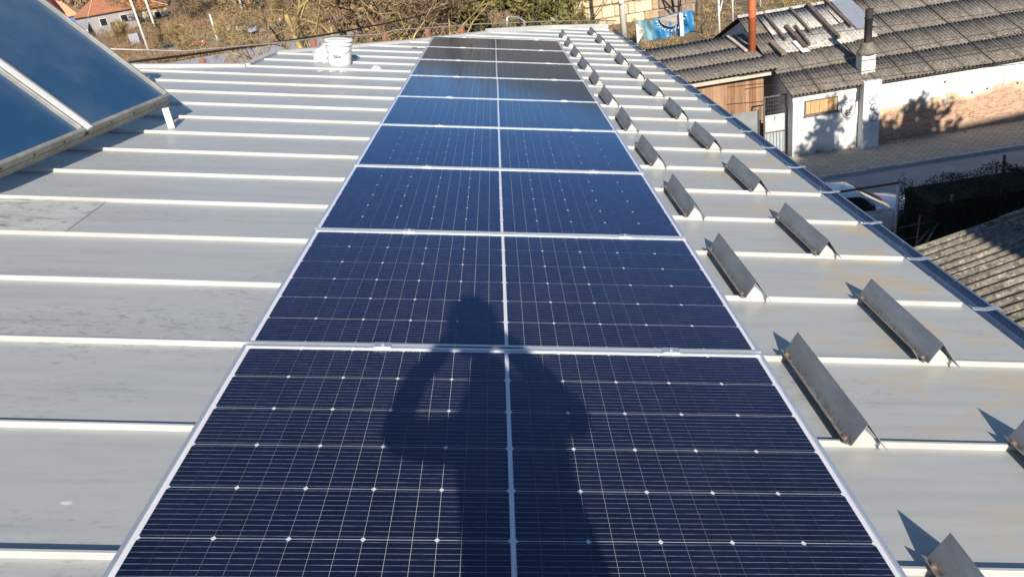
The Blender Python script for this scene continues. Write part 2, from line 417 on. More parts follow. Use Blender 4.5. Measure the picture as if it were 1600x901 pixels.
def m_patch():
    t = NT('stained_roof_patch'); n = t.noise(3.5, t.mapping((.9, 3, 1), 'World'), 7, .7); n2 = t.noise(12, t.mapping((.6, 2.2, 1), 'World'), 5, .75)
    c = t.ramp(n, [(.3, (.36, .36, .35)), (.6, (.47, .48, .47))]); c = t.mix(t.ramp(n2, [(.54, 0.), (.62, .8)]), c, (.17, .15, .14)); c = t.mix(t.ramp(t.noise(7, t.mapping((.6, 2, 1), 'World', loc=(5, 1, 0)), 5, .7), [(.6, 0.), (.68, .7)]), c, (.66, .66, .65))
    t.set('Base Color', c).set('Roughness', .55); return t.mat
pm = MB(); pm.poly([(-5.2, sv(2, -5.2)+.012, ROOF_N+.003), (-2.23, sv(2, -2.23)+.012, ROOF_N+.003), (-2.25, sv(3, -2.25)-.010, ROOF_N+.003), (-5.2, sv(3, -5.2)-.010, ROOF_N+.003)]); pm.obj('roof_patch', m_patch(), bld)
# walls: the roof's outline carried to the ground
outline = [(U_EAVE-.25, V_BACK+.3), (U_EAVE-.25, 11.7)] + [(u, v-.25) for v, u in reversed(EDGE[:-1])] + [(-6.5, V_BACK+.3)]
w = MB(); iR = RM.inverted()
ptsw = [RM @ Vector((u, v, ROOF_N-.06)) for u, v in outline]
w.poly([iR @ p for p in ptsw])
for a, c in zip(ptsw, ptsw[1:] + ptsw[:1]):
    w.quad(iR @ a, iR @ c, iR @ Vector((c.x, c.y, -.2)), iR @ Vector((a.x, a.y, -.2)))
w.obj('wall', plain('rendered_wall', (.52, .47, .39), .9, 0, .1, .8), bld)
# turned-down edge of the sheets at the eave
w = MB(); w.box(U_EAVE-.004, U_EAVE+.004, V_BACK, 12.0, ROOF_N-.045, ROOF_N-.003); w.obj('drip_edge', SEAM, bld)
# hip flashing
for (va, ua), (vb, ub) in zip(EDGE, EDGE[1:]):
    a = Vector((ua, va, 0)); c = Vector((ub, vb, 0)); d = (c-a); L = d.length; d.normalize(); nrm = Vector((-d.y, d.x, 0))
    m = MB(); hgt = .07 if ua > -.2 else .035
    m.prism([(-.05, -.02), (-.05, .02+hgt*.4), (-.02, hgt), (.03, hgt), (.05, -.02)], a + Vector((0, 0, ROOF_N)), nrm, (0, 0, 1), d, L-.01)
    m.obj('hip_flashing', SEAM, bld)
# half-round gutter
def gutter():
    GUT = plain('gutter_zinc', (.26, .32, .41), .24, .85, .06, 5)
    m = MB(); cu, cn, r = 2.178, ROOF_N-.028, .066; segs = 9
    out = []; inn = []
    for j in range(segs+1):
        a = math.pi + math.pi*j/segs
        out.append((cu + (r+.003)*math.cos(a), cn + (r+.003)*math.sin(a))); inn.append((cu + r*math.cos(a), cn + r*math.sin(a)))
    prof = inn + [(cu+r, cn+.012), (cu+r+.014, cn+.012), (cu+r+.014, cn)] + list(reversed(out))
    m.prism([(a, c) for a, c in prof], (0, V_BACK, 0), (1, 0, 0), (0, 0, 1), (0, 1, 0), 12.1-V_BACK)
    g = m.obj('gutter', GUT, bld)
    m = MB()
    st = [(2.125, ROOF_N+.001), (2.14, ROOF_N-.012), (2.20, ROOF_N-.014), (2.236, ROOF_N-.006), (2.262, ROOF_N-.004)]
    for (a, b_), (c, d_) in zip(st, st[1:]):
        m.quad((a, -.015, b_), (c, -.015, d_), (c, .015, d_), (a, .015, b_))
    me = m.mesh('gutter_bracket', ALU)
    for i in range(32):
        v = -6.8 + i*.565 + random.uniform(-.02, .02)
        if v < 12: link('gutter_bracket', me, g, (0, v + .02, 0)).modifiers.new('thick', 'SOLIDIFY').thickness = .003
gutter()
# lightning conductor along the hip
lc = thing('lightning_conductor', 'thin steel lightning rod on rusty red clips along the far roof edge', 'rod', M=RM.copy())
path = [(-6.4, 6.2, .10), (-4.6, 6.33, .08), (-3.6, 6.5, .06), (-2.75, 7.62, .05), (-2.3, 8.25, .06), (-1.7, 8.75, .05), (-1.5, 9.0, .09), (-.9, 9.75, .075), (-.3, 10.55, .06), (.3, 11.05, .05), (1.0, 11.6, .05), (2.3, 12.2, .04)]
MB().tube(path, .011, 6).obj('rod', plain('rod_steel', (.42, .38, .34), .5, .5, .2, 8), lc, True)
me = bevel(MB().box(-.035, .035, -.03, .03, -.11, .01).obj('clip', plain('red_clip', (.33, .14, .09), .8, 0, .3, 20), lc), .008, 1)
for i, (u, v, n) in enumerate([(-3.36, 6.35, .0), (-2.45, 7.95, .05), (-1.62, 8.85, .06), (-1.05, 9.5, .06), (-.55, 10.2, .05), (.5, 11.2, .04), (1.5, 11.85, .03)]):
    c = me if i == 0 else me.copy()
    if i: COL.objects.link(c); c.parent = lc
    c.location = (u, v, n); c.rotation_euler.z = -.6
lp = MB().tube([(.2, 10.85, -.05), (.2, 10.87, .14), (.23, 10.9, .17), (.4, 11.0, .15), (.5, 11.05, .09), (.5, 11.05, -.04)], .014, 6).obj('bent_conduit', ALU, None, True); lp.matrix_world = RM
tag(lp, 'short bent metal conduit arching over the roof edge above the solar panels', 'conduit')

# ------------------------------------------------------------------ solar panels
PW, PP = 1.907, 1.154
PL = PP - .016                   # panel depth
CW, CH, VP, HGAP = .0605, .1798, .184, .0615
def cell_mesh(kind_):
    w, h, c = CW/2, CH/2, .0066
    if kind_ == 0: pts = [(-w+c, -h), (w, -h), (w, h), (-w+c, h), (-w, h-c), (-w, -h+c)]
    elif kind_ == 1: pts = [(-w, -h), (w, -h), (w, h), (-w, h)]
    else: pts = [(-w, -h), (w-c, -h), (w, -h+c), (w, h-c), (w-c, h), (-w, h)]
    m = MB(); m.prism(pts, (0, 0, 0), (1, 0, 0), (0, 1, 0), (0, 0, 1), .0015); return m.mesh('solar_cell', CELL), pts
CM = [cell_mesh(i) for i in range(3)]
CU = [(-1 if s == 0 else 1, i) for s in (0, 1) for i in range(15)]
def cell_u(i): return (-.0065 - HGAP*(15-i) + HGAP/2) if i < 15 else (.0065 + HGAP*(i-15) + HGAP/2)
ordi = ['nearest', 'second', 'third', 'fourth', 'fifth', 'sixth', 'seventh', 'eighth', 'farthest']
plab = ['nearest solar panel, at the bottom of the photo, under the shadow of a body',
        'second solar panel from the camera, with the shadow of a head on it',
        'third solar panel from the camera, just beyond the one with the head shadow',
        'fourth solar panel from the camera, blue all over',
        'fifth solar panel from the camera, the middle one of the row of nine',
        'sixth solar panel from the camera, third beyond the one with the shadow of the head on it counted away plus one',
        'seventh solar panel from the camera, third from the far end of the row',
        'eighth solar panel from the camera, last but one at the far end',
        'farthest solar panel of the row, at the roof end, reflecting dark trees']
plab[5] = 'sixth solar panel from the camera, fourth from the far end of the row'
hw = PW/2
fw, ft = .0095, .035
frame = MB()
iv = PL/2
for (a, b_) in (((-hw, -iv), (hw, -iv)), ((hw, -iv), (hw, iv)), ((hw, iv), (-hw, iv)), ((-hw, iv), (-hw, -iv))):
    a = Vector((*a, 0)); b_ = Vector((*b_, 0)); d = (b_-a).normalized(); n_ = Vector((-d.y, d.x, 0))
    A0, B0 = a, b_; A1, B1 = a + d*fw + n_*fw, b_ - d*fw + n_*fw
    dz = Vector((0, 0, -ft)); g = Vector((0, 0, -.004))
    frame.quad(A0, B0, B1, A1); frame.quad(A0+dz, B0+dz, B0, A0); frame.quad(A1, B1, B1+dz, A1+dz); frame.quad(A1+dz, B1+dz, B0+dz, A0+dz)
FRM = frame.mesh('frame', FRAME)
GLM = MB().box(-hw+fw, hw-fw, -iv+fw, iv-fw, -.0035, -.0012).mesh('glass_pane', GLASS)
BKM = MB().box(-hw+fw, hw-fw, -iv+fw, iv-fw, -.012, -.0075).mesh('backsheet', BACK)
joined = MB()
for i in range(30):
    for r in range(6):
        joined.prism([(x + cell_u(i), y + (r-2.5)*VP) for x, y in CM[i % 3][1]], (0, 0, -.0072), (1, 0, 0), (0, 1, 0), (0, 0, 1), .0015)
JM = joined.mesh('solar_cells', CELL)
cl = MB(); cl.box(-.03, .03, -.016, .016, -.001, .004); cl.lathe([(.0, .011), (.007, .011), (.007, .003)], seg=8)
CLM = cl.mesh('clamp', ALU)
random.seed(7)
for k in range(9):
    vc = -PP/2 + k*PP
    jit = Matrix.Translation((random.uniform(-.003, .003), vc, random.uniform(-.001, .001)))
    p = thing('solar_module', plab[k], 'solar panel', group='solar panels in one row up the roof', M=RM @ jit)
    link('frame', FRM, p); link('glass_pane', GLM, p); link('backsheet', BKM, p)
    if k < 4:
        for i in range(30):
            for r in range(6):
                link('solar_cell', CM[i % 3][0], p, (cell_u(i), (r-2.5)*VP, -.0072))
    else:
        kind(link('solar_cells', JM, p), 'stuff')
    for u in ((-.46, .63) if k < 8 else (-.46, .63)): link('clamp', CLM, p, (u + random.uniform(-.02, .02), PP/2, 0))
    if k == 0:
        for u in (-.5, .6): link('clamp', CLM, p, (u, -PP/2, 0))
    # short feet carrying the frame on the seams
    ftm = MB()
    for u in (-.7, .7):
        for v in (-.3, .3): ftm.box(u-.02, u+.02, v-.02, v+.02, ROOF_N+.002, -ft)
    if k == 0: FTM = ftm.mesh('mounting_foot', STEEL)
    link('mounting_foot', FTM, p)

# ------------------------------------------------------------------ snow guards
def guard_mesh():
    m = MB(); L = .585; t = .0022
    # outline of the folded sheet: lip, left flange, right flange (u, n from the seam top)
    mid = [(-.022, .010), (.0, .0), (.033, .085), (.094, .0)]
    n_ = len(mid); up = []
    for i, (a, b_) in enumerate(mid):
        d = Vector(mid[min(i+1, n_-1)]) - Vector(mid[max(i-1, 0)]); d.normalize(); up.append((a - d.y*t, b_ + d.x*t))
    ring = mid + list(reversed(up))
    m.prism(ring, (0, 0, 0), (1, 0, 0), (0, 0, 1), (0, 1, 0), L)
    for j, vv in enumerate(m.v):                     # the near end is cut on the skew: the right flange runs on
        if vv[1] < .01: m.v[j] = (vv[0] + (.010 if vv[0] > .09 else 0), vv[1] - max(0, vv[0]-.036)*.55, vv[2])
    return m.mesh('folded_sheet', GUARD)
GM = guard_mesh()
EPM = MB().prism([(.006, .0), (.034, .056), (.10, .0)], (0, .012, 0), (1, 0, 0), (0, 0, 1), (0, 1, 0), .003).mesh('added_end_plate', SEAM)  # plate added to give the bright triangle inside the open near end
BM_ = MB().lathe([(.0, .006), (.006, .006), (.009, .001), (.009, -.004)], seg=8).mesh('bolt', RUSTB)
num = ['nearest', 'second nearest', 'third nearest', 'fourth nearest', 'fifth nearest', 'sixth nearest', 'sixth farthest', 'fifth farthest', 'fourth farthest', 'third farthest', 'second farthest', 'farthest']
random.seed(11)
for row, (u0, kk0, where) in enumerate(((1.077, -3, 'in the row beside the solar panels'), (1.622, -2, 'in the row beside the gutter'))):
    for i in range(12):
        k = kk0 + 2*i; v = sv(k, u0+.07) - .030
        M = RM @ Matrix.Translation((u0 + random.uniform(-.006, .006), v, ROOF_N+.0235)) @ Matrix.Rotation(random.uniform(-.03, .025), 4, 'Z')
        g = thing('snow_guard', 'grey metal snow guard, ' + num[i] + ' from the camera ' + where, 'snow guard', group='snow guards in two staggered rows', M=M)
        link('folded_sheet', GM, g); link('added_end_plate', EPM, g)
        for y in (.035, .55): link('bolt', BM_, g, (-.008, y, .008))

# ------------------------------------------------------------------ solar thermal collectors on their stand
CC = Vector((-2.53, 3.60, 8.645)); ed = Vector((.1234, .9924, 0)).normalized()
tilt = R(48.5); side = Vector((-ed.y, ed.x, 0)); upv = side*math.cos(tilt) + Vector((0, 0, math.sin(tilt)))
nrm = ed.cross(upv).normalized(); 
if nrm.z < 0: nrm = -nrm
def cmat(off):
    o = CC - ed*off
    return Matrix(((-ed.x, upv.x, nrm.x, o.x), (-ed.y, upv.y, nrm.y, o.y), (-ed.z, upv.z, nrm.z, o.z), (0, 0, 0, 1)))
CFR = plain('weathered_collector_frame', (.38, .37, .34), .5, .35, .22, 14, 0, 'World', (.30, .28, .24))
for i, (off, lab) in enumerate(((0., 'blue flat plate solar thermal collector nearer the roof end, at the upper left'), (1.075, 'blue flat plate solar thermal collector cut by the left edge of the photo'))):
    W, H = 1.02, 1.95
    c = thing('solar_collector', lab, 'solar collector', group='tilted solar thermal collectors', M=cmat(off))
    m = MB()
    for x0, x1, y0, y1 in ((0, W, 0, .028), (0, W, H-.028, H), (0, .028, .028, H-.028), (W-.028, W, .028, H-.028)): m.box(x0, x1, y0, y1, -.066, 0)
    bevel(m.obj('frame', CFR, c), .004, 1)
    MB().box(.028, W-.028, .028, H-.028, -.007, -.003).obj('glass_pane', GLASS2, c)
    MB().box(.028, W-.028, .028, H-.028, -.06, -.03).obj('absorber', ABSORB, c)
    for x in (.22, .5, .78): MB().lathe([(0, .004), (.007, .004), (.007, -.002)], seg=8).obj('rivet', STEEL, c).matrix_local = Matrix.Translation((x, -.001, -.035)) @ Matrix.Rotation(R(90), 4, 'X')
cap = MB().box(-.045, .0, .0, 1.95, -.02, .006).obj('joint_cover', WHITEP); cap.matrix_world = cmat(1.07)
tag(cap, 'long white cover strip in the joint between two blue collectors', 'cover strip')
st = thing('collector_stand', 'pale metal stand with a front leg carrying the blue collectors', 'stand', M=Matrix.Identity(4))
m = MB(); a = CC + nrm*-.10 + upv*.03
m.prism([(-.03, -.03), (.03, -.03), (.03, .03), (-.03, .03)], a + ed*.05, upv, nrm, -ed, 2.3); m.obj('front_rail', CFR, st)
for d in (.10, 2.0):
    t_ = CC - ed*d + nrm*-.12 + upv*.05
    foot = iR @ t_; base = RM @ Vector((foot.x, foot.y, ROOF_N))
    if d < 1: base = roof(-2.567, 3.42); t_ = Vector((-2.535, 3.435, 8.575))
    m = MB(); m.prism([(-.025, -.02), (.025, -.02), (.025, .02), (-.025, .02)], base, Vector((1, .25, 0)).normalized(), Vector((-.25, 1, 0)).normalized(), (t_-base).normalized(), (t_-base).length); m.obj('leg', plain('pale_leg_paint', (.52, .51, .47), .55, .1, .08, 8), st)
    t2 = CC - ed*d + nrm*-.12 + upv*1.8; b2 = iR @ t2; base2 = RM @ Vector((b2.x, b2.y, ROOF_N))
    m = MB(); m.tube([base2, t2], .025, 6); m.obj('rear_leg', CFR, st)
    m = MB(); m.tube([CC - ed*max(d, .12) + nrm*-.13 + upv*.06, t2], .022, 6); m.obj('cross_rail', CFR, st)
# wrapped pipe with a maroon fitting, behind the upper edge
pv = thing('wrapped_pipe', 'white wrapped pipe end with a dark maroon fitting behind the collector edge', 'pipe', M=Matrix.Identity(4))
pb = CC + upv*1.16 + ed*.10 - nrm*.02
m = MB(); m.tube([pb + Vector((.02, .04, -.26)), pb + Vector((.01, .03, -.15)), pb + Vector((0, .02, -.09)), pb + Vector((0, .0, -.02))], [.035, .055, .05, .032], 14); m.obj('fitting', plain('maroon_enamel', (.09, .02, .018), .25, 0, .1, 9), pv, True)
m = MB(); m.tube([pb + Vector((0, 0, -.02)), pb + Vector((-.01, -.01, .06)), pb + Vector((-.06, -.03, .14)), pb + Vector((-.22, -.06, .16))], [.045, .05, .05, .05], 12); m.obj('insulation', plain('white_wrap', (.75, .74, .74), .7, 0, .1, 18), pv, True)

# ------------------------------------------------------------------ bucket, bag, scraps on the roof
bu = Matrix.Translation((-1.885, 6.77, ROOF_N)); bk = thing('bucket', 'white lidded plastic bucket standing on the metal roof', 'bucket', M=RM @ bu)
bevel(MB().lathe([(0, .0), (.128, .0), (.132, .01), (.150, .235), (.152, .24)], seg=40).obj('body', WHITEP, bk, True), .003, 1)
MB().lathe([(.150, .225), (.162, .225), (.162, .24), (.152, .243), (.152, .262), (.166, .264), (.168, .283), (.16, .29), (.145, .285), (0, .284)], seg=40).obj('lid', WHITEP, bk, True)
arc = [(.158*math.cos(a)*1.0, -.158*math.sin(a)*.9 - .0, .235 - .115*math.sin(a)) for a in [R(180)*i/16 for i in range(17)]]
hd = MB().tube(arc, .0035, 6).obj('handle', ALU, bk, True)
MB().box(-.045, .045, -.175, -.155, .108, .125).obj('grip', plain('grey_grip', (.30, .29, .28), .6), hd)
def crumple(name, label, cat, u, v, r, mat, seed, flat=1.0):
    bm = bmesh.new(); bmesh.ops.create_icosphere(bm, subdivisions=3, radius=r)
    for vv in bm.verts:
        s = 1 + .55*noise.noise(vv.co*(2.2/r)*.6 + Vector((seed, 0, 0))) + .3*noise.noise(vv.co*(6/r)*.5 + Vector((0, seed, 0)))
        vv.co *= s; vv.co.z = max(vv.co.z*flat, -r*.3*flat)
    me = bpy.data.meshes.new(name); bm.to_mesh(me); bm.free(); me.materials.append(mat)
    o = link(name, me); o.matrix_world = RM @ Matrix.Translation((u, v, ROOF_N + r*.3*flat)); tag(o, label, cat); return o
def m_film():
    t = NT('clear_film'); P = t.mapping((1, 1, 1), 'Object')
    t.set('Base Color', (.75, .77, .80)).set('Roughness', .2).set('Alpha', .55); t.bump(t.noise(30, P, 3), .6, .02); return t.mat
FILM = m_film()
crumple('plastic_bag', 'crumpled clear plastic bag beside the white bucket', 'bag', -2.12, 6.95, .115, FILM, 3.3, 1.25)
crumple('plastic_scrap', 'white crumpled scrap of film lying right of the bucket', 'scrap', -1.42, 6.52, .05, FILM, 8.1, .55)
for i, (u, v, lab) in enumerate(((-2.0, 6.20, 'scrap of clear film in front of the bucket, leftmost of the scraps'), (-1.87, 6.22, 'small pale scrap on the roof in front of the bucket, the middle one'), (-1.75, 6.23, 'small pale scrap on the roof in front of the bucket, the rightmost one'))):
    crumple('plastic_scrap', lab, 'scrap', u, v, .035, FILM, 20+i*3.7, .4)
o = bevel(MB().box(-.035, .035, -.014, .014, 0, .022).obj('cable_connector', STEEL), .005); o.matrix_world = RM @ Matrix.Translation((-1.14, 8.30, ROOF_N+.001)); tag(o, 'small black cable connector lying beside the far solar panels', 'connector')
o = MB().tube([(-1.09, 8.30, ROOF_N+.006), (-1.04, 8.29, ROOF_N+.008), (-.98, 8.31, ROOF_N+.006), (-.93, 8.32, ROOF_N+.03)], .005, 6).obj('solar_cable', STEEL); o.matrix_world = RM; tag(o, 'short black cable running under the far solar panels', 'cable')

# ------------------------------------------------------------------ corrugated sheets
def corr_mesh(name, w, L, pitch, amp, mat, seg=8, t=.008, broken=0):
    """sheet: corrugations across x, running along y (0..L), thin"""
    n = int(round(w/pitch*seg)); m = MB()
    for k in (0, 1):
        for y in (0, L*.5, L):
            for i in range(n+1):
                x = w*i/n; m.v.append((x, y, amp*math.cos(2*math.pi*x/pitch) - (t if k else 0) - .004*math.sin(math.pi*y/L)))
    N = n+1
    for k in (0, 1):
        for j in range(2):
            for i in range(n):
                a = k*3*N + j*N + i; q = (a, a+1, a+N+1, a+N); m.f.append(q if k == 0 else q[::-1]); m.m.append(0)
    for j in (0, 2):
        for i in range(n):
            a = j*N+i; b_ = a+3*N; q = (a, b_, b_+1, a+1); m.f.append(q if j == 0 else q[::-1]); m.m.append(0)
    return m.mesh(name, mat, True)
def lay_sheets(parent, M, W, H, mesh, sw, sl, over=.12, lap=.05, seed=1, skip=None, mats=None):
    """cover W x H (local x along eave, y up the slope) with sheets"""
    random.seed(seed); nx = math.ceil(W/(sw-lap)); ny = math.ceil(H/(sl-over))
    for j in range(ny):
        for i in range(nx):
            if skip and skip(i, j): continue
            o = link('corrugated_sheet', mesh, parent)
            o.matrix_local = M @ Matrix.Translation((i*(sw-lap), j*(sl-over), .030 + .008*(i % 2) + random.uniform(0, .004))) @ Matrix.Rotation(-.009/sl, 4, 'X') @ Matrix.Rotation(random.uniform(-.006, .006), 4, 'Z')
def slope(p, ex, ey):
    ex = Vector(ex).normalized(); ey = Vector(ey).normalized(); ez = ex.cross(ey)
    return Matrix(((ex.x, ey.x, ez.x, p[0]), (ex.y, ey.y, ez.y, p[1]), (ex.z, ey.z, ez.z, p[2]), (0, 0, 0, 1)))

# ------------------------------------------------------------------ long whitewashed building across the road
lb = thing('long_building', 'long low whitewashed building with flaking plaster and a grey corrugated roof across the road', 'building')
EV, EZ, RY, RZ, X0, X1 = 24.30, 2.50, 30.7, 4.62, 10.12, 26.0
m = MB()
WY = 24.62
m.quad((10.3, WY, -.1), (12.72, WY, -.1), (12.72, WY, 2.62), (10.3, WY, 2.62))
m.quad((13.4, WY+.05, -.1), (26, WY+.05, -.1), (26, WY+.05, 2.62), (13.4, WY+.05, 2.62))
m.quad((12.72, WY+.03, -.1), (13.4, WY+.03, -.1), (13.4, WY+.03, 2.6), (12.72, WY+.03, 2.6))
m.obj('front_wall', WHITEWALL, lb)
gw = MB(); gw.poly([(10.3, WY, -.1), (10.3, WY, 2.5), (10.3, RY, RZ-.12), (10.3, 37, 2.5), (10.3, 37, -.1)]); gw.poly([(26, WY, -.1), (26, 37, -.1), (26, 37, 2.5), (26, RY, RZ-.12), (26, WY, 2.5)]); gw.quad((10.3, 37, -.1), (10.3, 37, 2.5), (26, 37, 2.5), (26, 37, -.1))
gw.obj('gable_wall', plain('pale_gable_plaster', (.62, .62, .63), .9, 0, .08, 1.5), lb)
bt = MB().box(12.75, 13.40, 24.28, 24.66, -.1, 2.62).obj('buttress', plain('buttress_whitewash', (.70, .71, .71), .9, 0, .1, 2.5, .1, 'World', (.52, .53, .53)), lb); bevel(bt, .03, 2)
bd = MB().box(10.27, 12.7, 24.585, 24.64, 2.24, 2.34).obj('cornice', plain('limewash', (.76, .75, .72), .9), lb)
ch = MB(); ch.box(12.93, 13.45, 24.95, 25.45, 2.4, 3.42); chim = ch.obj('chimney', plain('chimney_whitewash', (.72, .71, .68), .9, 0, .12, 3, .1, 'World', (.45, .43, .40)), lb); bevel(chim, .02, 1)
MB().lathe([(.30, 0), (.34, .03), (.34, .12), (.27, .2), (.20, .42), (.15, .44), (0, .44)], (13.2, 25.2, 3.40), 12).obj('chimney_cap', plain('sooty_cement', (.20, .18, .155), .95, 0, .3, 8), chim)
MB().lathe([(.135, 0), (.135, .9), (.15, .91), (.15, .97), (.135, .98), (.135, 1.25), (.12, 1.25), (.12, .3)], (13.22, 25.2, 3.75), 14).obj('flue_pipe', plain('sooty_pipe', (.035, .030, .028), .75, .2, .3, 12, 0, 'World', (.09, .05, .035)), chim, True)
wd = MB(); 
win = MB().box(10.72, 11.95, 24.56, 24.63, 1.66, 2.20).obj('boarded_window', TIMBER, lb)
for i in range(7): MB().box(10.76+i*.165, 10.915+i*.165, 24.545 - .006*(i % 2), 24.575, 1.71, 2.16).obj('board', PLY, win)
MB().box(10.70, 11.97, 24.50, 24.60, 1.62, 1.665).obj('sill', TIMBER, win)
# drainpipe slit beside the buttress
MB().tube([(12.66, 24.56, 2.5), (12.66, 24.56, 1.9)], .035, 6).obj('pipe_stub', STEEL, lb)
# spray-painted outlines
PAINT_D = plain('faded_grey_paint', (.42, .42, .44), .9, 0, .2, 6); PAINT_B = plain('blue_black_paint', (.10, .11, .16), .9, 0, .2, 6)
def stroke(pts, y, r, mat, par):
    m = MB(); n = len(pts); P = [Vector((a, y, b_)) for a, b_ in pts]
    for a, c in zip(P, P[1:]):
        d = (c-a); 
        if d.length < 1e-4: continue
        d.normalize(); q = Vector((-d.z, 0, d.x))*r; m.quad(a-q-d*r*.5, c-q+d*r*.5, c+q+d*r*.5, a+q-d*r*.5)
    m.obj('graffiti_stroke', mat, par)
def arcp(cx, cz, rx, rz, a0, a1, n=12): return [(cx + rx*math.cos(R(a0+(a1-a0)*i/n)), cz + rz*math.sin(R(a0+(a1-a0)*i/n))) for i in range(n+1)]
gy = WY+.044
for cx, w_, h_ in ((15.35, .17, .0), (16.35, .30, .62), (17.1, .24, .60), (18.3, .22, .55), (19.3, .3, .6), (20.2, .28, .6)):
    if h_ == 0: stroke([(cx-.2, 1.95), (cx+.12, 2.0), (cx+.14, 1.8)], gy, .008, PAINT_D, lb); continue
    stroke([(cx-w_, 1.45)] + [(cx-w_, 1.85)] + arcp(cx, 1.95, w_, .19, 170, 25, 8) + [(cx+w_*.9, 1.75)], gy, .008, PAINT_D, lb)
    stroke([(cx-w_*.6, 1.98), (cx-w_*.3, 1.86)], gy, .007, PAINT_D, lb)
for cx in (17.75, 18.05, 18.75): stroke([(cx, 1.5), (cx+.03, 2.1)], gy, .007, PAINT_D, lb); stroke([(cx, 2.1), (cx+.25, 2.14)], gy, .007, PAINT_D, lb)
for cx, cz in ((15.9, 2.06), (16.95, 1.50), (17.5, 1.55), (18.6, 1.58), (19.9, 1.62)): stroke(arcp(cx, cz, .03, .035, 0, 360, 6), gy, .02, PAINT_D, lb)
fy = WY-.004
stroke(arcp(12.36, 1.72, .26, .42, 170, 395, 16), fy, .014, PAINT_B, lb)
for (cx, cz, r_) in ((12.27, 1.86, .055), (12.47, 1.92, .06), (12.36, 1.45, .09), (12.30, 1.60, .03), (12.42, 1.60, .03)): stroke(arcp(cx, cz, r_, r_*.8, 0, 330, 9), fy, .012, PAINT_B, lb)
for i in range(6): stroke([(12.27+i*.035, 1.40), (12.28+i*.035, 1.50)], fy, .009, PAINT_B, lb)
fy = 24.276
for i, (cz, r_) in enumerate(((1.86, .10), (1.66, .13), (1.62, .07), (1.28, .17), (1.30, .08), (.86, .10))):
    stroke(arcp(13.1 + (.06 if i % 2 else -.03), cz, r_, r_*.9, 60*i, 60*i+290, 10), fy, .016 if cz > 1 else .008, plain('blue_grey_paint', (.25, .28, .36), .9), lb)
for i in range(4): stroke([(12.98+i*.08, 1.98), (13.02+i*.08, 2.10)], fy, .012, PAINT_B, lb)
# roof of the long building
ey = Vector((0, RY-EV, RZ-EZ)); SLP = slope((X0, EV, EZ+.03), (1, 0, 0), ey)
FM = corr_mesh('corrugated_sheet', 1.13, 1.80, .1413, .025, FIBRO, 8, .006)
HH = ey.length
lay_sheets(lb, SLP, 15.4, HH-.1, FM, 1.13, 1.80, .13, .09, 3)
SLB = slope((X0+16.0, 37.1, EZ), (-1, 0, 0), (0, RY-37.1, RZ-EZ))
MB().quad((X0, 37.2, EZ), (X0+15.5, 37.2, EZ), (X0+15.5, RY, RZ+.03), (X0, RY, RZ+.03)).obj('rear_roof_slope', FIBRO, lb)
MB().quad((X0+.05, EV+.1, EZ-.02), (X0+15.3, EV+.1, EZ-.02), (X0+15.3, RY, RZ-.04), (X0+.05, RY, RZ-.04)).obj('roof_deck', TIMBER, lb)
m = MB()
for i in range(14):
    x = X0+.0+i*1.11; mm = MB(); mm.prism([(-.17, -.03), (-.07, .055), (.07, .055), (.17, -.03), (.15, -.05), (0, .03), (-.15, -.05)], (x, RY, RZ+.09), (0, 1, 0), (0, 0, 1), (1, 0, 0), 1.16); mm.obj('ridge_tile', FIBRO_PALE if i < 4 else FIBRO, lb)
# patched end: pale sheets and loose battens near the ridge
PM = corr_mesh('corrugated_sheet', .95, 1.75, .15, .02, FIBRO_PALE)
random.seed(9)
for i in range(4):
    for j in range(2):
        o = link('patch_sheet', PM, lb); o.matrix_local = SLP @ Matrix.Translation((.75 + i*.93 + random.uniform(-.05, .05), 3.05 + j*1.62 + random.uniform(-.08, .08), .075 + .012*(i % 2) + .022*j)) @ Matrix.Rotation(random.uniform(-.03, .03), 4, 'Z')
BAT = plain('dark_batten', (.13, .10, .085), .9, 0, .3, 8)
for (x, y0, L, wd_, hh, rz) in ((1.05, 3.9, 2.5, .10, .09, .02), (1.5, 3.0, 2.0, .16, .12, .05), (1.75, 3.2, 1.7, .10, .10, -.02), (2.15, 4.2, 2.3, .11, .09, .01), (2.9, 3.35, 3.2, .17, .14, .015), (3.75, 4.1, 2.7, .12, .10, .02), (.55, 2.75, 1.2, .22, .10, .1)):
    b_ = MB().box(0, wd_, 0, L, 0, hh).obj('batten', BAT if wd_ < .2 else TIMBER, lb); b_.matrix_local = SLP @ Matrix.Translation((x, y0, .125)) @ Matrix.Rotation(rz, 4, 'Z'); bevel(b_, .012, 1)
pl = MB().box(0, .8, 0, 2.7, 0, .012).obj('metal_patch', plain('bluish_sheet', (.52, .55, .60), .35, .5, .12, 4), lb); pl.matrix_local = SLP @ Matrix.Translation((3.95, 3.9, .13))
pl = MB().box(0, .32, 0, 1.0, 0, .012).obj('metal_patch', WHITEP, lb); pl.matrix_local = SLP @ Matrix.Translation((1.35, 2.72, .14)) @ Matrix.Rotation(.05, 4, 'Z')

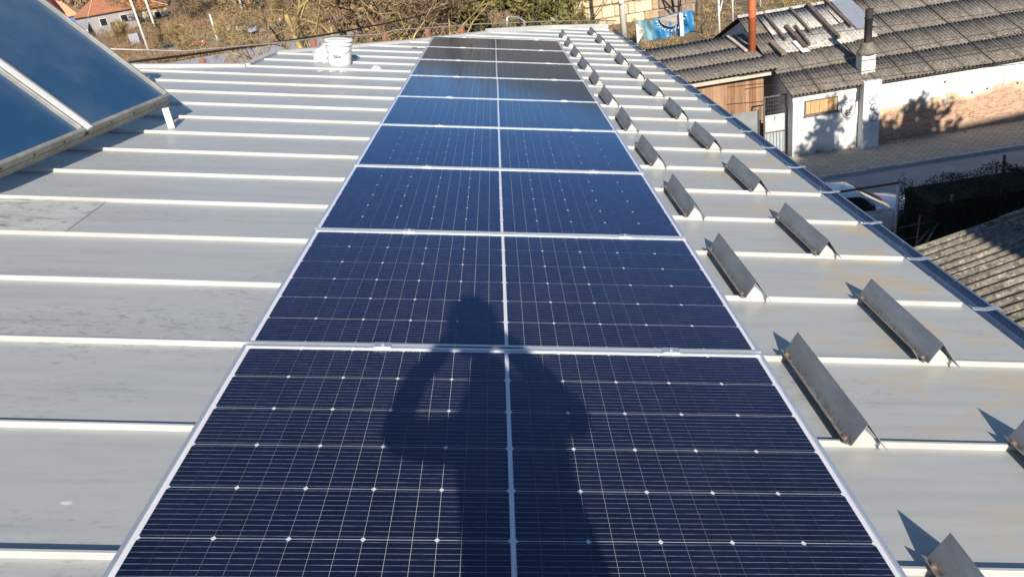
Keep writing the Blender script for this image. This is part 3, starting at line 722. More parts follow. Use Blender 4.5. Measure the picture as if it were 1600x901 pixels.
# ------------------------------------------------------------------ wooden shed, gate, mesh, orange flue
sh = thing('wooden_shed', 'brown plank shed with a corrugated grey roof beside the whitewashed building', 'shed')
shx0, shx1, sy = 5.0, 9.75, 26.25
random.seed(21); PK = MB().box(0, .135, 0, .025, 0, 3.2).mesh('plank', PLANK)
for i in range(34):
    link('plank', PK, sh, (shx0 + i*.1395, sy - random.uniform(0, .015), 0))
PK2 = MB().box(0, .025, 0, .135, 0, 3.3).mesh('plank', TIMBER)
for i in range(30): link('plank', PK2, sh, (shx1 - random.uniform(0, .012), sy + .03 + i*.14, 0))
MB().box(shx0, shx1-.05, sy+.12, sy+4.2, 0, 3.1).obj('lining', TIMBER, sh)
ex = Vector((1, 0, 0)); SLS = slope((5.05, 25.95, 3.25), ex, (0, 4.45, .72))
lay_sheets(sh, SLS, 4.85, 4.4, corr_mesh('corrugated_sheet', 1.13, 1.62, .177, .024, FIBRO, 8, .006), 1.13, 1.62, .12, .09, 5)
MB().box(5.0, 9.95, 25.94, 25.99, 3.06, 3.20).obj('fascia_board', plain('pale_fascia', (.52, .45, .38), .8, 0, .2, 5), sh)
o = MB().box(0, .14, 0, 2.2, 0, .05).obj('loose_board', plain('pale_fascia', (.5, .5, .5)), sh); o.matrix_local = slope((9.62, 28.1, 3.68), (1, .05, .02), (-.05, 1, .16))
fp = thing('flue_pipe', 'tall rusty orange flue pipe between the shed and the whitewashed building', 'flue pipe', (10.0, 28.3, 0))
MB().lathe([(0, 2.6), (.145, 2.6), (.145, 4.9), (.155, 4.91), (.155, 4.98), (.145, 4.99), (.145, 8.2), (.13, 8.2), (.13, 7)], seg=18).obj('pipe', plain('orange_primer', (.48, .13, .05), .7, .1, .2, 4, 0, 'World', (.36, .10, .045)), fp, True)
MB().box(-.3, .25, -.3, .3, -.1, 2.62).obj('masonry_base', PLASTER, fp)
gt = thing('yard_gate', 'blue grey metal yard gate with a mesh top beside the whitewashed building', 'gate', (9.42, 25.2, 0))
BLUEG = plain('grey_blue_sheet', (.42, .47, .50), .6, .2, .12, 5); GFR = plain('gate_frame_paint', (.15, .14, .135), .7, .2, .3, 9)
for a, b_ in (((0, 0, .1), (0, 0, 2.42)), ((.82, 0, .1), (.82, 0, 2.42)), ((0, 0, 2.42), (.86, 0, 2.42)), ((0, 0, 1.05), (.84, 0, 1.05)), ((0, 0, .18), (.84, 0, .18))): MB().tube([a, b_], .028, 6).obj('frame_bar', GFR, gt)
MB().box(.04, .78, -.012, .0, 1.08, 1.72).obj('upper_sheet', plain('pale_gate_sheet', (.55, .58, .57), .6, .1, .1, 5), gt)
MB().box(.04, .78, -.004, .008, .22, 1.02).obj('lower_sheet', BLUEG, gt)
for i in range(6): MB().tube([(.1+i*.125, -.02, .2), (.1+i*.125, -.02, 1.03)], .009, 5).obj('picket', GFR, gt)
for i in range(8): MB().tube([(.05+i*.1, 0, 1.72), (.05+i*.1, 0, 2.4)], .005, 4).obj('mesh_wire', GFR, gt)
for i in range(4): MB().tube([(.02, 0, 1.82+i*.15), (.8, 0, 1.82+i*.15)], .005, 4).obj('mesh_wire', GFR, gt)
MB().tube([(.38, -.03, 1.5), (.42, -.05, 1.62), (.38, -.04, 1.66)], .02, 6).obj('handle', ALU, gt)
MB().box(.88, .98, -.06, .04, 0, 1.9).obj('gate_post', PLY, gt)
mf = thing('mesh_fence', 'grey wire mesh fence in front of the brown plank shed', 'fence', (6.2, 25.7, 0))
FEN = plain('grey_fence_sheet', (.22, .235, .235), .7, .1, .15, 5)
for i in range(4): MB().tube([(i*1.08, 0, 0), (i*1.08, 0, 1.95)], .03, 6).obj('post', GFR, mf)
me = corr_mesh('mesh_panel', 1.04, 1.75, .08, .012, FEN, 4, .004)
for i in range(3): link('mesh_panel', me, mf).matrix_local = slope((i*1.08+.02, .0, .1), (1, 0, 0), (0, 0, 1))

# ------------------------------------------------------------------ vegetation
def grow(seed, H, r0, levels, kids, spread, ratio, up=.35, trunk_frac=.3, bend=.22, twigs=26, tl=.55, tw=.018, droop=0., leafy=0):
    rnd = random.Random(seed); wood = MB(); fol = MB()
    def rv(): return Vector((rnd.gauss(0, 1), rnd.gauss(0, 1), rnd.gauss(0, 1))).normalized()
    def branch(p, d, L, r, lev):
        n = 5 if lev < 2 else 3; pts = [p.copy()]; rad = [r]; dd = d.copy()
        for i in range(n):
            dd = (dd + rv()*bend*(1 if lev else .5) + Vector((0, 0, up*.14 - droop*lev*.05))).normalized(); p = p + dd*(L/n); pts.append(p.copy()); rad.append(r*(1-.55*(i+1)/n))
        wood.tube(pts, rad, 7 if lev == 0 else 5 if lev == 1 else 4 if lev == 2 else 3, cap=False)
        if lev < levels:
            nk = kids if lev else kids+1
            for j in range(nk):
                t = (trunk_frac if lev == 0 else .25) + (1-(trunk_frac if lev == 0 else .25))*(j+rnd.random()*.8)/nk
                q = t*n; i = min(int(q), n-1); pp = pts[i].lerp(pts[i+1], q-i); rr = rad[i]*(1-(q-i)) + rad[i+1]*(q-i)
                loc_d = (pts[i+1]-pts[i]).normalized(); side = rv(); side = (side - loc_d*side.dot(loc_d)).normalized()
                ang = R(rnd.uniform(*spread)); nd = (loc_d*math.cos(ang) + side*math.sin(ang) + Vector((0, 0, up*.3))).normalized()
                branch(pp, nd, L*ratio*rnd.uniform(.75, 1.2), rr*.68, lev+1)
        if lev >= levels-1:
            for j in range(twigs if lev == levels else twigs//3):
                q = rnd.random()*n; i = min(int(q), n-1); pp = pts[i].lerp(pts[i+1], q-i)
                t_d = ((pts[i+1]-pts[i]).normalized()*.7 + rv()*.9 + Vector((0, 0, .1-droop*.6))).normalized()
                if leafy:
                    c = pp + rv()*tl*rnd.random(); a = rv(); b_ = a.cross(rv()).normalized(); s_ = tw*rnd.uniform(.6, 1.4)
                    fol.quad(c-a*s_-b_*s_*.55, c+a*s_-b_*s_*.55, c+a*s_+b_*s_*.55, c-a*s_+b_*s_*.55)
                else:
                    Lt = tl*rnd.uniform(.4, 1.2); b_ = t_d.cross(rv()).normalized()*tw; k = pp + t_d*Lt*.55 + rv()*Lt*.08
                    e = k + (t_d + rv()*.5).normalized()*Lt*.5
                    fol.quad(pp-b_, pp+b_, k+b_*.7, k-b_*.7); i0 = len(fol.v); fol.v += [tuple(k-b_*.7), tuple(k+b_*.7), tuple(e)]; fol.f.append((i0, i0+1, i0+2)); fol.m.append(0)
    branch(Vector((0, 0, 0)), Vector((rnd.uniform(-.08, .08), rnd.uniform(-.08, .08), 1)).normalized(), H*.52, r0, 0)
    return wood, fol
KINDS = {}
def kind_mesh(key):
    if key in KINDS: return KINDS[key]
    if key == 'bare': w_, f_ = grow(1, 11, .26, 4, 3, (25, 62), .72, twigs=26, tl=.75, tw=.014); mats = (BARK, TW_BROWN)
    elif key == 'bare2': w_, f_ = grow(5, 10, .22, 4, 3, (30, 70), .74, twigs=28, tl=.7, tw=.014, bend=.3); mats = (BARK, TW_GOLD)
    elif key == 'far': w_, f_ = grow(71, 11, .2, 4, 3, (25, 65), .74, twigs=34, tl=1.0, tw=.034); mats = (BARK, TW_BROWN)
    elif key == 'far2': w_, f_ = grow(75, 9, .2, 4, 3, (25, 65), .74, trunk_frac=.12, twigs=34, tl=.9, tw=.034); mats = (BARK, TW_GOLD)
    elif key == 'yellow': w_, f_ = grow(12, 11, .46, 3, 4, (35, 85), .74, up=.05, bend=.42, twigs=14, tl=.6, tw=.013); mats = (BARKY, TW_BROWN)
    elif key == 'darkbare': w_, f_ = grow(61, 10, .16, 4, 3, (30, 75), .72, twigs=7, tl=.8, tw=.012, bend=.35); mats = (m_bark('dark_bark', (.03, .025, .02), (.08, .065, .05)), m_leaf('dark_twigs', (.04, .03, .022), (.07, .055, .04), (.11, .09, .06)))
    elif key == 'russet': w_, f_ = grow(23, 9, .2, 4, 3, (28, 66), .74, twigs=44, tl=.45, tw=.075, leafy=1); mats = (BARK, TW_RED)
    elif key == 'olive': w_, f_ = grow(31, 8, .16, 4, 3, (25, 60), .74, trunk_frac=.1, twigs=70, tl=.42, tw=.085, leafy=1); mats = (BARK, TW_OLIVE)
    elif key == 'straw': w_, f_ = grow(44, 5, .06, 3, 5, (20, 60), .75, trunk_frac=.02, twigs=60, tl=.7, tw=.014); mats = (BARK, TW_GOLD)
    elif key == 'dark': w_, f_ = grow(52, 8, .15, 4, 3, (30, 75), .66, trunk_frac=.08, twigs=70, tl=.4, tw=.08, leafy=1); mats = (BARK, TW_DARK)
    KINDS[key] = (w_.mesh('trunk', mats[0], True), f_.mesh('crown', mats[1])); return KINDS[key]
def tree(name, key, x, y, label, s=1., rz=0., z=None, group=None, cat='tree', lean=0., sz=None):
    tm, cm = kind_mesh(key); t = thing(name, label, cat, group=group)
    t.matrix_world = Matrix.Translation((x, y, ter(x, y)-.1 if z is None else z)) @ Matrix.Rotation(rz, 4, 'Z') @ Matrix.Rotation(lean, 4, 'X') @ Matrix.Diagonal((s, s, sz or s, 1))
    link('trunk' if cat == 'tree' else 'stem', tm, t); link('crown' if cat == 'tree' else 'foliage', cm, t); return t
GT = 'trees behind the roof end'
tree('bare_tree', 'yellow', -4.9, 25, 'bare tree with thick yellow lichen covered limbs behind the white bucket', 1.05, .4, group=GT)
tree('bare_tree', 'bare', -2.6, 31, 'bare tree with a bent grey trunk just left of the farthest solar panel', 1.05, 2.2, group=GT)
tree('bare_tree', 'yellow', -10.4, 36, 'bare yellowish tree left of the bucket, in front of the parked white cars', .86, 3.6, group=GT)
tree('bare_tree', 'darkbare', -8.9, 23, 'dark bare tree with low twigs left of the roof corner, before the pale yard', .70, 1.1, group=GT)
tree('russet_tree', 'russet', -8.2, 50, 'tree holding rust brown leaves directly above the bucket lid', 1.5, .9, group=GT)
tree('russet_tree', 'russet', -3.6, 47, 'tree holding rust brown leaves above the left corner of the farthest panel', 1.5, 2.9, group=GT)
tree('russet_tree', 'russet', -12.5, 58, 'rust brown leaved tree behind the bare tree left of the bucket', 1.5, 4.6, group=GT)
tree('bare_tree', 'bare2', -13.6, 47, 'straw brown bare tree between the white cars and the rust brown trees', 1.1, 1.4, group=GT)
tree('olive_tree', 'olive', -6.4, 42, 'olive green tree among the rust brown trees right of the bucket', 1.1, 5.2, group=GT)
tree('bare_tree', 'bare2', -6.0, 64, 'farther straw coloured bare tree behind the rust brown trees', 1.0, .2, group=GT)
tree('olive_tree', 'olive', .9, 41, 'olive green leafy tree above the middle of the farthest solar panel', .98, .3, group=GT)
tree('olive_tree', 'olive', 2.9, 46, 'olive green leafy tree above the right end of the farthest solar panel', .92, 1.9, group=GT)
tree('olive_tree', 'olive', 4.6, 52, 'yellowish green leafy tree just left of the tan stone wall', .86, 4.4, group=GT)
tree('olive_tree', 'olive', -1.6, 56, 'olive green tree behind the bent grey trunk', 1.55, 3.2, group=GT)
tree('bare_tree', 'bare', 17.4, 66, 'forked grey tree trunk right of the blue banner', .95, .7, group=GT)
tree('dark_shrub', 'dark', .3, 36, 'dark evergreen shrub low behind the last solar panel', .50, .7, cat='shrub', group='shrubs behind the roof end')
tree('dark_shrub', 'dark', -7.2, 33, 'dark evergreen shrub low behind the bucket', .55, 2.7, cat='shrub', group='shrubs behind the roof end')
tree('dark_shrub', 'dark', -9.5, 40, 'dark evergreen shrub left of the bucket', .6, 4.7, cat='shrub', group='shrubs behind the roof end')
SHR = [('straw', -52, 122, 'straw brown bush at the foot of the tallest pale street pole', 1.0), ('straw', -44, 118, 'straw brown bush in front of the red car', .9),
       ('olive', -62, 139, 'yellow green bush beside the second pale street pole', .45), ('straw', -70, 141, 'dry bush at the garden corner below the grey walled house', .8),
       ('russet', -60, 132, 'rust brown bush near the grey utility box', .4), ('straw', -36, 128, 'dry bush right of the parked white cars', 1.2)]
for i, (k, x, y, lab, s) in enumerate(SHR): tree('dry_bush', k, x, y, lab, s, i*1.3, cat='bush', group='bushes far left')
random.seed(77)
FT = ['left of', 'above', 'right of']
far = [(-68, 160), (-58, 158), (-46, 160), (-34, 154), (-18, 158), (-5, 150), (-24, 140), (-10, 128), (-30, 120), (-112, 205), (-95, 200), (-66, 190), (-88, 215), (-40, 185), (-62, 152), (-52, 152), (-40, 150), (-27, 147), (-17, 140), (-72, 152)]
fl = ['just right of the cream walled house', 'behind the second pale street pole', 'behind the parked white cars', 'behind the car park, right of the white cars', 'behind the yellow limbed tree', 'behind the bent trunk', 'on the slope right of the white cars',
      'close behind the rust brown trees', 'above the pale yard', 'on the hill behind the blue house', 'on the hill behind the middle orange roof', 'on the hill right of the biggest orange roof', 'highest on the hill behind the orange roofs', 'high on the slope behind the car park', 'behind the car park, left of the red car', 'behind the car park, above the red car', 'behind the two white cars, between the pale poles', 'right of the far right street post', 'in the gap left of the yellow limbed tree', 'nearest the right wall of the grey house']
for i, (x, y) in enumerate(far): tree('bare_tree', ('far', 'far2', 'russet', 'far')[i % 4], x, y, 'distant brown winter tree ' + fl[i], random.uniform(.9, 1.25), i*1.7, group='distant winter trees')
# brush and leaf litter that fills the slope
def brush(name, label, n, area, mat, size, seed, zt):
    rnd = random.Random(seed); m = MB()
    for i in range(n):
        x = rnd.uniform(area[0], area[1]); y = rnd.uniform(area[2], area[3])
        if (-71 < x < -21 and 91 < y < 117) or (-60 < x < -38 and 126 < y < 146): continue
        z = ter(x, y) if math.hypot(x, y) > 140 else 0; hh = zt*rnd.uniform(.4, 1.2); rr = zt*.7
        for j in range(26):
            p = Vector((x + rnd.gauss(0, rr*.5), y + rnd.gauss(0, rr*.5), z + hh*rnd.random()**1.2)); d = Vector((rnd.gauss(0, .6), rnd.gauss(0, .6), 1)).normalized(); b_ = d.cross(Vector((rnd.gauss(0, 1), rnd.gauss(0, 1), 0))).normalized()*size
            L = size*rnd.uniform(5, 11); i0 = len(m.v); m.v += [tuple(p-b_), tuple(p+b_), tuple(p+d*L)]; m.f.append((i0, i0+1, i0+2)); m.m.append(0)
    o = kind(m.obj(name, mat), 'stuff'); o['label'] = label; return o
brush('brushwood', 'brown brushwood and dry scrub on the slope behind the trees', 1500, (-60, 8, 62, 150), TW_BROWN, .07, 1, 1.6)
brush('leaf_litter', 'rust brown scrub and fallen leaves on the slope', 900, (-60, 6, 55, 150), TW_RED, .06, 2, 1.0)
brush('green_undergrowth', 'olive green undergrowth below the leafy trees', 700, (-6, 8, 38, 80), TW_OLIVE, .06, 3, 1.4)
brush('dry_grass', 'dry grass and cut brush in the field behind the shed', 900, (9, 40, 40, 95), TW_GOLD, .03, 4, .5)
brush('hill_scrub', 'winter wood on the far hillside', 2600, (-260, -10, 185, 330), TW_BROWN, .25, 5, 5.0)
brush('garden_scrub', 'tangled brown garden scrub below the orange roofed houses', 1800, (-92, -50, 112, 156), TW_BROWN, .045, 9, 1.6)
brush('far_leaf_litter', 'rust brown litter and scrub around the far car park', 1500, (-70, -10, 117, 175), TW_RED, .06, 12, 1.1)
brush('wall_weeds', 'dry weeds along the foot of the flaking wall', 60, (10.5, 17.5, 24.3, 24.58), TW_GOLD, .010, 6, .22)

# clipped hedge in the shade
hg = thing('hedge', 'dark clipped evergreen hedge along the near side of the road', 'hedge')
rnd = random.Random(8); m = MB()
for i in range(46000):
    x = rnd.uniform(10.15, 20); f_ = rnd.random(); top = 1.66 + .08*math.sin(x*1.7) + .1*math.sin(x*4.1) + .03*(x-10)
    if f_ < .4: p = Vector((x, rnd.uniform(14.8, 16.4), top + rnd.gauss(0, .05)))
    else: p = Vector((x, 14.85 + rnd.gauss(0, .08), rnd.uniform(0, top))) if f_ < .9 else Vector((10.15 + rnd.gauss(0, .06), rnd.uniform(14.8, 16.4), rnd.uniform(0, top)))
    a = Vector((rnd.gauss(0, 1), rnd.gauss(0, 1), rnd.gauss(0, 1))).normalized(); b_ = a.cross(Vector((rnd.gauss(0, 1), rnd.gauss(0, 1), rnd.gauss(0, 1)))).normalized(); s_ = .024
    m.quad(p-a*s_, p+b_*s_*.6, p+a*s_, p-b_*s_*.6)
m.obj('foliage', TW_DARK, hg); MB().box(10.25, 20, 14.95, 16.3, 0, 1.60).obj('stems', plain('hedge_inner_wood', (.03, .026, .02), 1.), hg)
cf = thing('conifer', 'dark young conifer at the right edge beside the kerb', 'conifer', (17.35, 20.2, 0))
m = MB(); rnd = random.Random(3)
for i in range(4200):
    h = rnd.random(); rr = .85*(1-h)**.8*(.75+.25*math.sin(h*40)); a_ = rnd.uniform(0, 6.28); q = rnd.random()**.4
    p = Vector((rr*q*math.cos(a_), rr*q*math.sin(a_), .2 + 2.3*h - .15*q)); d = Vector((math.cos(a_), math.sin(a_), -.25)).normalized(); b_ = Vector((-d.y, d.x, .3)).normalized()*.02
    m.poly([p-b_, p+b_, p+d*.16])
m.obj('needles', TW_DARK, cf); MB().tube([(0, 0, 0), (0, 0, 1.4), (0, 0, 2.5)], [.06, .04, .01], 6).obj('trunk', BARK, cf)

# ------------------------------------------------------------------ neighbour's corrugated roof, low at the right
nb = thing('neighbour_outbuilding', 'low outbuilding with a grey corrugated roof beyond the gutter at the lower right', 'outbuilding')
nx = Vector((1, .055, .2)).normalized(); ny = Vector((-.055, 1, 0)).normalized()
P0 = Vector((6.15, 7.08, 4.0)) - nx*2.0 + ny*.95
SLN = slope(P0, -ny, nx)             # local x runs toward the camera, y up the slope
NM = corr_mesh('corrugated_sheet', 1.13, 1.75, .177, .026, m_fibro('speckled_fibre_cement', (.15, .13, .105), (.30, .265, .215), (.50, .46, .39)))
lay_sheets(nb, SLN, 7.5, 8.0, NM, 1.13, 1.75, .13, .09, 8)
a = P0 - nx*-.3; m = MB()
cs = [P0 + nx*.25 - ny*.25, P0 + nx*7.6 - ny*.25, P0 + nx*7.6 - ny*7.3, P0 + nx*.25 - ny*7.3]
for p, q in zip(cs, cs[1:] + cs[:1]): m.quad((p.x, p.y, -.1), (q.x, q.y, -.1), (q.x, q.y, q.z-.08), (p.x, p.y, p.z-.08))
m.obj('wall', PLASTER, nb)
# tall block behind the camera on the right: its shadow lies over the road
ab = thing('apartment_block', 'tall plain apartment block behind the camera on the right that shades the road', 'building', (8.1, -3.0, 0), R(8.3))
MB().box(0, 36, -11, 0, -.2, 13.75).obj('wall', plain('block_render', (.50, .46, .40), .9, 0, .08, .5), ab)
MB().box(-.05, 36.1, -11.1, .05, 13.75, 13.95).obj('roof_slab', CONC, ab)
WN = MB().box(0, 1.3, -.05, .02, 0, 1.4).mesh('window', plain('window_dark', (.03, .035, .045), .1))
for i in range(9):
    for j in range(4): link('window', WN, ab, (1.4+i*3.6, .03, 1.4+j*3.1))
tree('garden_tree', 'dark', 14.9, 9.6, 'tall leafy garden tree outside the photo, its shadow dappling the white wall', 1.25, .5, group='garden trees right of the photo', sz=1.40)
tree('garden_tree', 'dark', 16.6, 9.4, 'second leafy garden tree outside the photo, its shadow on the brick wall', 1.2, 1.5, group='garden trees right of the photo', sz=1.38)

# ------------------------------------------------------------------ cars
def car_parts(c, paint, detail=True):
    GL = plain('car_glass', (.02, .025, .03), .06, 0, .05, 3, coat=1.); TY = plain('tyre_rubber', (.03, .03, .03), .8); 
    st_ = [(-2.18, .35, .70, .66, .70), (-2.12, .24, .88, .76, .72), (-1.7, .22, .95, .84, .74), (-.8, .2, .95, .87, .78), (.3, .2, .94, .87, .78), (1.0, .2, .93, .86, .76), (1.55, .22, .86, .84, .70), (1.95, .24, .76, .78, .60), (2.15, .3, .62, .66, .50), (2.2, .36, .55, .60, .46)]
    m = MB(); ring = []
    for (x, zb, zt, wb, wt) in st_:
        pts = [(-wb*.92, zb), (-wb, zb+.12), (-wb*1.0, (zb+zt)*.52), (-wb*.97, zt-.09), (-wt, zt-.01), (0, zt+.025), (wt, zt-.01), (wb*.97, zt-.09), (wb*1.0, (zb+zt)*.52), (wb, zb+.12), (wb*.92, zb)]
        ring.append([len(m.v)+i for i in range(11)]); m.v += [(x, y, z) for y, z in pts]
    for r0, r1 in zip(ring, ring[1:]):
        for i in range(11): j = (i+1) % 11; m.f.append((r0[i], r0[j], r1[j], r1[i])); m.m.append(0)
    m.f.append(tuple(ring[0])); m.f.append(tuple(reversed(ring[-1]))); m.m += [0, 0]
    b_ = m.obj('body', paint, c, True); b_.modifiers.new('sub', 'SUBSURF').levels = 1; b_.modifiers['sub'].render_levels = 2
    CX = [-1.98, -1.66, -1.30, -.95, -.35, .18, .42, .72, 1.04]; CZ = [.93, 1.18, 1.385, 1.455, 1.485, 1.435, 1.30, 1.12, .925]; CT = [.58, .59, .60, .61, .62, .60, .61, .63, .66]; CB = [.68, .73, .77, .80, .82, .82, .81, .79, .75]
    def cab(a, t, off=0.):
        k = max(0, min(len(CX)-2, sum(1 for q in CX if q <= a)-1)); f = (a-CX[k])/(CX[k+1]-CX[k]); L = lambda A: A[k] + (A[k+1]-A[k])*f
        z, tp, bs = L(CZ), L(CT), L(CB); zb = .90; R6 = [(-bs, zb), (-(bs*.52+tp*.48), zb+.52*(z-zb)), (-tp*.95, z-.035), (-tp*.55, z+.005), (0, z+.018), (tp*.55, z+.005), (tp*.95, z-.035), (bs*.52+tp*.48, zb+.52*(z-zb)), (bs, zb)]
        n = min(7, int(t)); g = t-n; y = R6[n][0] + (R6[n+1][0]-R6[n][0])*g; zz = R6[n][1] + (R6[n+1][1]-R6[n][1])*g
        nx_ = .6 if a > .2 else -.6 if a < -1.28 else 0; w_ = Vector((nx_, y*1.2, max(.15, (zz-.9)*1.6))).normalized(); return Vector((a, y, zz)) + w_*off
    def cab_patch(a0, a1, t0, t1, na, ntt, off, name, mat, slant=0.):
        m = MB()
        for i_ in range(na+1):
            for j_ in range(ntt+1):
                t_ = t0 + (t1-t0)*j_/ntt; a = a0 + (a1-a0)*i_/na; up_t = (t_-t0)/(t1-t0) if t0 < 4 else 1-(t_-t0)/(t1-t0); m.v.append(tuple(cab(a - slant*up_t*(1 if i_ == na else 0), t_, off)))
        for i_ in range(na):
            for j_ in range(ntt): a = i_*(ntt+1)+j_; m.f.append((a, a+ntt+1, a+ntt+2, a+1)); m.m.append(0)
        return m.obj(name, mat, c, True)
    cab_patch(-1.98, 1.04, 0, 8, 24, 16, 0, 'cabin', paint)
    cab_patch(.24, .98, 2.1, 5.9, 6, 8, .010, 'windshield', GL); cab_patch(-1.88, -1.36, 2.1, 5.9, 5, 8, .010, 'rear_window', GL)
    for s in (-1, 1):
        t0, t1 = (.25, 1.72) if s == -1 else (6.28, 7.75)
        cab_patch(-.40, .72, t0, t1, 6, 3, .010, 'side_window', GL, .48); cab_patch(-1.42, -.48, t0, t1, 6, 3, .010, 'side_window', GL)
        o = bevel(MB().box(.52, .68, s*.88-.07, s*.88+.07, .95, 1.06).obj('mirror', paint, c), .02)
        o = bevel(MB().box(1.98, 2.16, s*.56-.14, s*.56+.14, .56, .66).obj('headlight', plain('lamp_glass', (.6, .62, .65), .1, .3), c), .03)
        for x in (-1.35, 1.35):
            wv = MB().tube([(x, s*.66, .31), (x, s*.86, .31)], .31, 20).obj('wheel', TY, c, False); MB().tube([(x, s*.85, .31), (x, s*.872, .31)], .19, 14).obj('rim', ALU, wv)
PWHITE = plain('white_car_paint', (.72, .74, .78), .3, 0, .03, 2, coat=.6); PRED = plain('red_car_paint', (.45, .05, .03), .3, 0, .05, 2, coat=.6); PBLUE = plain('pale_blue_car_paint', (.42, .50, .60), .3, .1, .05, 2, coat=.6); PBEI = plain('cream_car_paint', (.62, .56, .44), .35, 0, .05, 2, coat=.5)
c = thing('parked_car', 'white car parked on the road behind the gutter, its windscreen facing right', 'car', (9.1, 17.35, .02), R(-4)); car_parts(c, PWHITE)
random.seed(6)
for x, y, p, rz, lab in ((-48.4, 141.0, PWHITE, -75, 'white parked car facing the camera, left of two in the far car park'), (-45.6, 138.8, PBLUE, -80, 'pale blue white parked car, right of two in the far car park'),
                         (-51.6, 142.2, PBEI, -70, 'cream parked car left of the white one in the far car park'), (-40.6, 143.8, PWHITE, -60, 'white parked car beside the far right street pole'), (-54.4, 133.2, PRED, 10, 'red car parked behind the green fence')):
    c = thing('parked_car', lab, 'car', (x, y, max(ter(x, y), 0)+.06), R(rz), 'cars in the far car park'); car_parts(c, p)

# ------------------------------------------------------------------ poles, fences, odds and ends
PCON = plain('pale_concrete_pole', (.62, .60, .56), .85, 0, .1, 3)
for x, y, h, lab, r_ in ((-61.2, 129.3, 12.5, 'tall pale street pole nearest the orange roofed houses', .20), (-63.9, 140.8, 9.6, 'second pale street pole from the houses, ending below the red roof', .22), (-47.3, 124.8, 5.6, 'short pale street pole left of the parked white cars', .2), (-53.3, 159.5, 6.5, 'pale pole standing behind the parked white cars', .22), (-39.7, 136.8, 4.6, 'thin pale post right of the parked white cars', .17)):
    p = thing('street_pole', lab, 'pole', (x, y, max(0, ter(x, y))), group='pale poles far left')
    MB().tube([(0, 0, -.3), (0, 0, h*.5), (0, 0, h)], [r_*1.15, r_, r_*.8], 8).obj('shaft', PCON, p, True); MB().box(-.7, .7, -.06, .06, h-.5, h-.38).obj('crossarm', STEEL, p) if h > 9 else None
gf = thing('green_fence', 'green framed wire fence in front of the red car', 'fence', (-57.5, 126.2, 0))
GRN = plain('green_fence_paint', (.05, .16, .11), .6)
for i in range(7): MB().tube([(i*1.6, 0, 0), (i*1.6, 0, 2.2)], .06, 6).obj('post', GRN, gf)
for z in (.15, 2.15): MB().tube([(0, 0, z), (9.6, 0, z)], .045, 6).obj('rail', GRN, gf)
for i in range(36): MB().tube([(i*.27, .02, .15), (i*.27, .02, 2.15)], .012, 3).obj('wire', GRN, gf)
o = MB().box(-.9, .9, -.5, .5, 0, 2.3).obj('utility_box', plain('grey_cabinet', (.34, .33, .37), .6, .1, .06, 2)); o.location = (-67.2, 138.7, max(0, ter(-67.2, 138.7))); tag(bevel(o, .05), 'pale grey utility cabinet left of the first street pole', 'cabinet')
# tan retaining wall made of stone blocks
sw = thing('stone_wall', 'tall tan stone retaining wall behind the blue banner', 'wall')
STN = None
def m_stone():
    t = NT('tan_stone'); oi = t.new('ShaderNodeObjectInfo'); n = t.noise(1.6, t.mapping((1, 1, 1), 'World'), 6, .65)
    c = t.ramp(t.math('ADD', t.math('MULTIPLY', n, .6), t.math('MULTIPLY', oi.outputs['Random'], .45)), [(.22, (.34, .25, .15)), (.5, (.56, .45, .30)), (.78, (.68, .60, .46))])
    t.set('Base Color', c).set('Roughness', .95).bump(n, .5, .1); return t.mat
STN = m_stone(); random.seed(14)
MB().box(5.5, 18.6, 72.4, 73.2, -.2, 6.6).obj('mortar_core', plain('tan_mortar', (.40, .32, .22), 1.), sw)
z = 0.
while z < 6.5:
    hh = random.uniform(.7, 1.5); x = 5.5 - random.random()
    while x < 18.3:
        ww = random.uniform(.5, 2.1); hq = hh*random.uniform(.8, 1.12); b_ = MB().box(0, ww-.03, 0, .4, 0, hq-.03).obj('stone', STN if x < 15 else plain('brown_stone', (.26, .20, .16), .95, 0, .25, 2), sw); b_.location = (x, 72.15 + random.uniform(-.06, .1), z); bevel(b_, .09, 1); x += ww
    z += hh
up_ = thing('utility_pole', 'pale concrete utility pole with a bracket in front of the tan stone wall', 'pole', (9.95, 61.6, 0))
MB().tube([(0, 0, 0), (0, 0, 4), (0, 0, 8.5)], [.27, .24, .18], 10).obj('shaft', PCON, up_, True); MB().lathe([(0, -.35), (.16, -.3), (.2, 0), (.1, .2), (0, .22)], (-.12, -.28, 3.25), 10).obj('lamp', WHITEP, up_, True); MB().box(-.35, .3, -.35, .25, 3.6, 3.8).obj('bracket', STEEL, up_)
bn = thing('banner', 'sagging blue banner with a curved row of white lettering hung along a fence', 'banner')
def m_tarp():
    t = NT('blue_tarp'); P = t.mapping((1, 1, 1), 'World'); x = t.sep(t.pos()); f = t.new('ShaderNodeMapRange'); f.inputs[1].default_value = 11.7; f.inputs[2].default_value = 12.3; t.l.new(x[0], f.inputs[0])
    c = t.mix(f.outputs[0], (.15, .28, .33), (.03, .20, .43)); t.set('Base Color', c).set('Roughness', .55); return t.mat
m = MB(); NXX, NZZ = 44, 14
def bpt(s, t_):
    x = 10.5 + 4.9*s; top = 2.35 + .25*math.sin(s*5) - 1.05*math.exp(-((s-.58)/.13)**2)*.0; bot = -.05 + .10*s + .22*math.sin(s*7)*s; 
    zz = bot + (1.72 - .1*s - .12*math.sin(s*6) - bot)*t_; y = 59.0 + .8*s + .22*math.sin(s*23 + t_*5)*(1-abs(t_-.5)) + .12*math.sin(s*41)
    return (x, y, zz)
for i in range(NXX+1):
    for j in range(NZZ+1): m.v.append(bpt(i/NXX, j/NZZ))
for i in range(NXX):
    for j in range(NZZ): a = i*(NZZ+1)+j; m.f.append((a, a+NZZ+1, a+NZZ+2, a+1)); m.m.append(0)
sheet = m.obj('cloth', m_tarp(), bn, True)
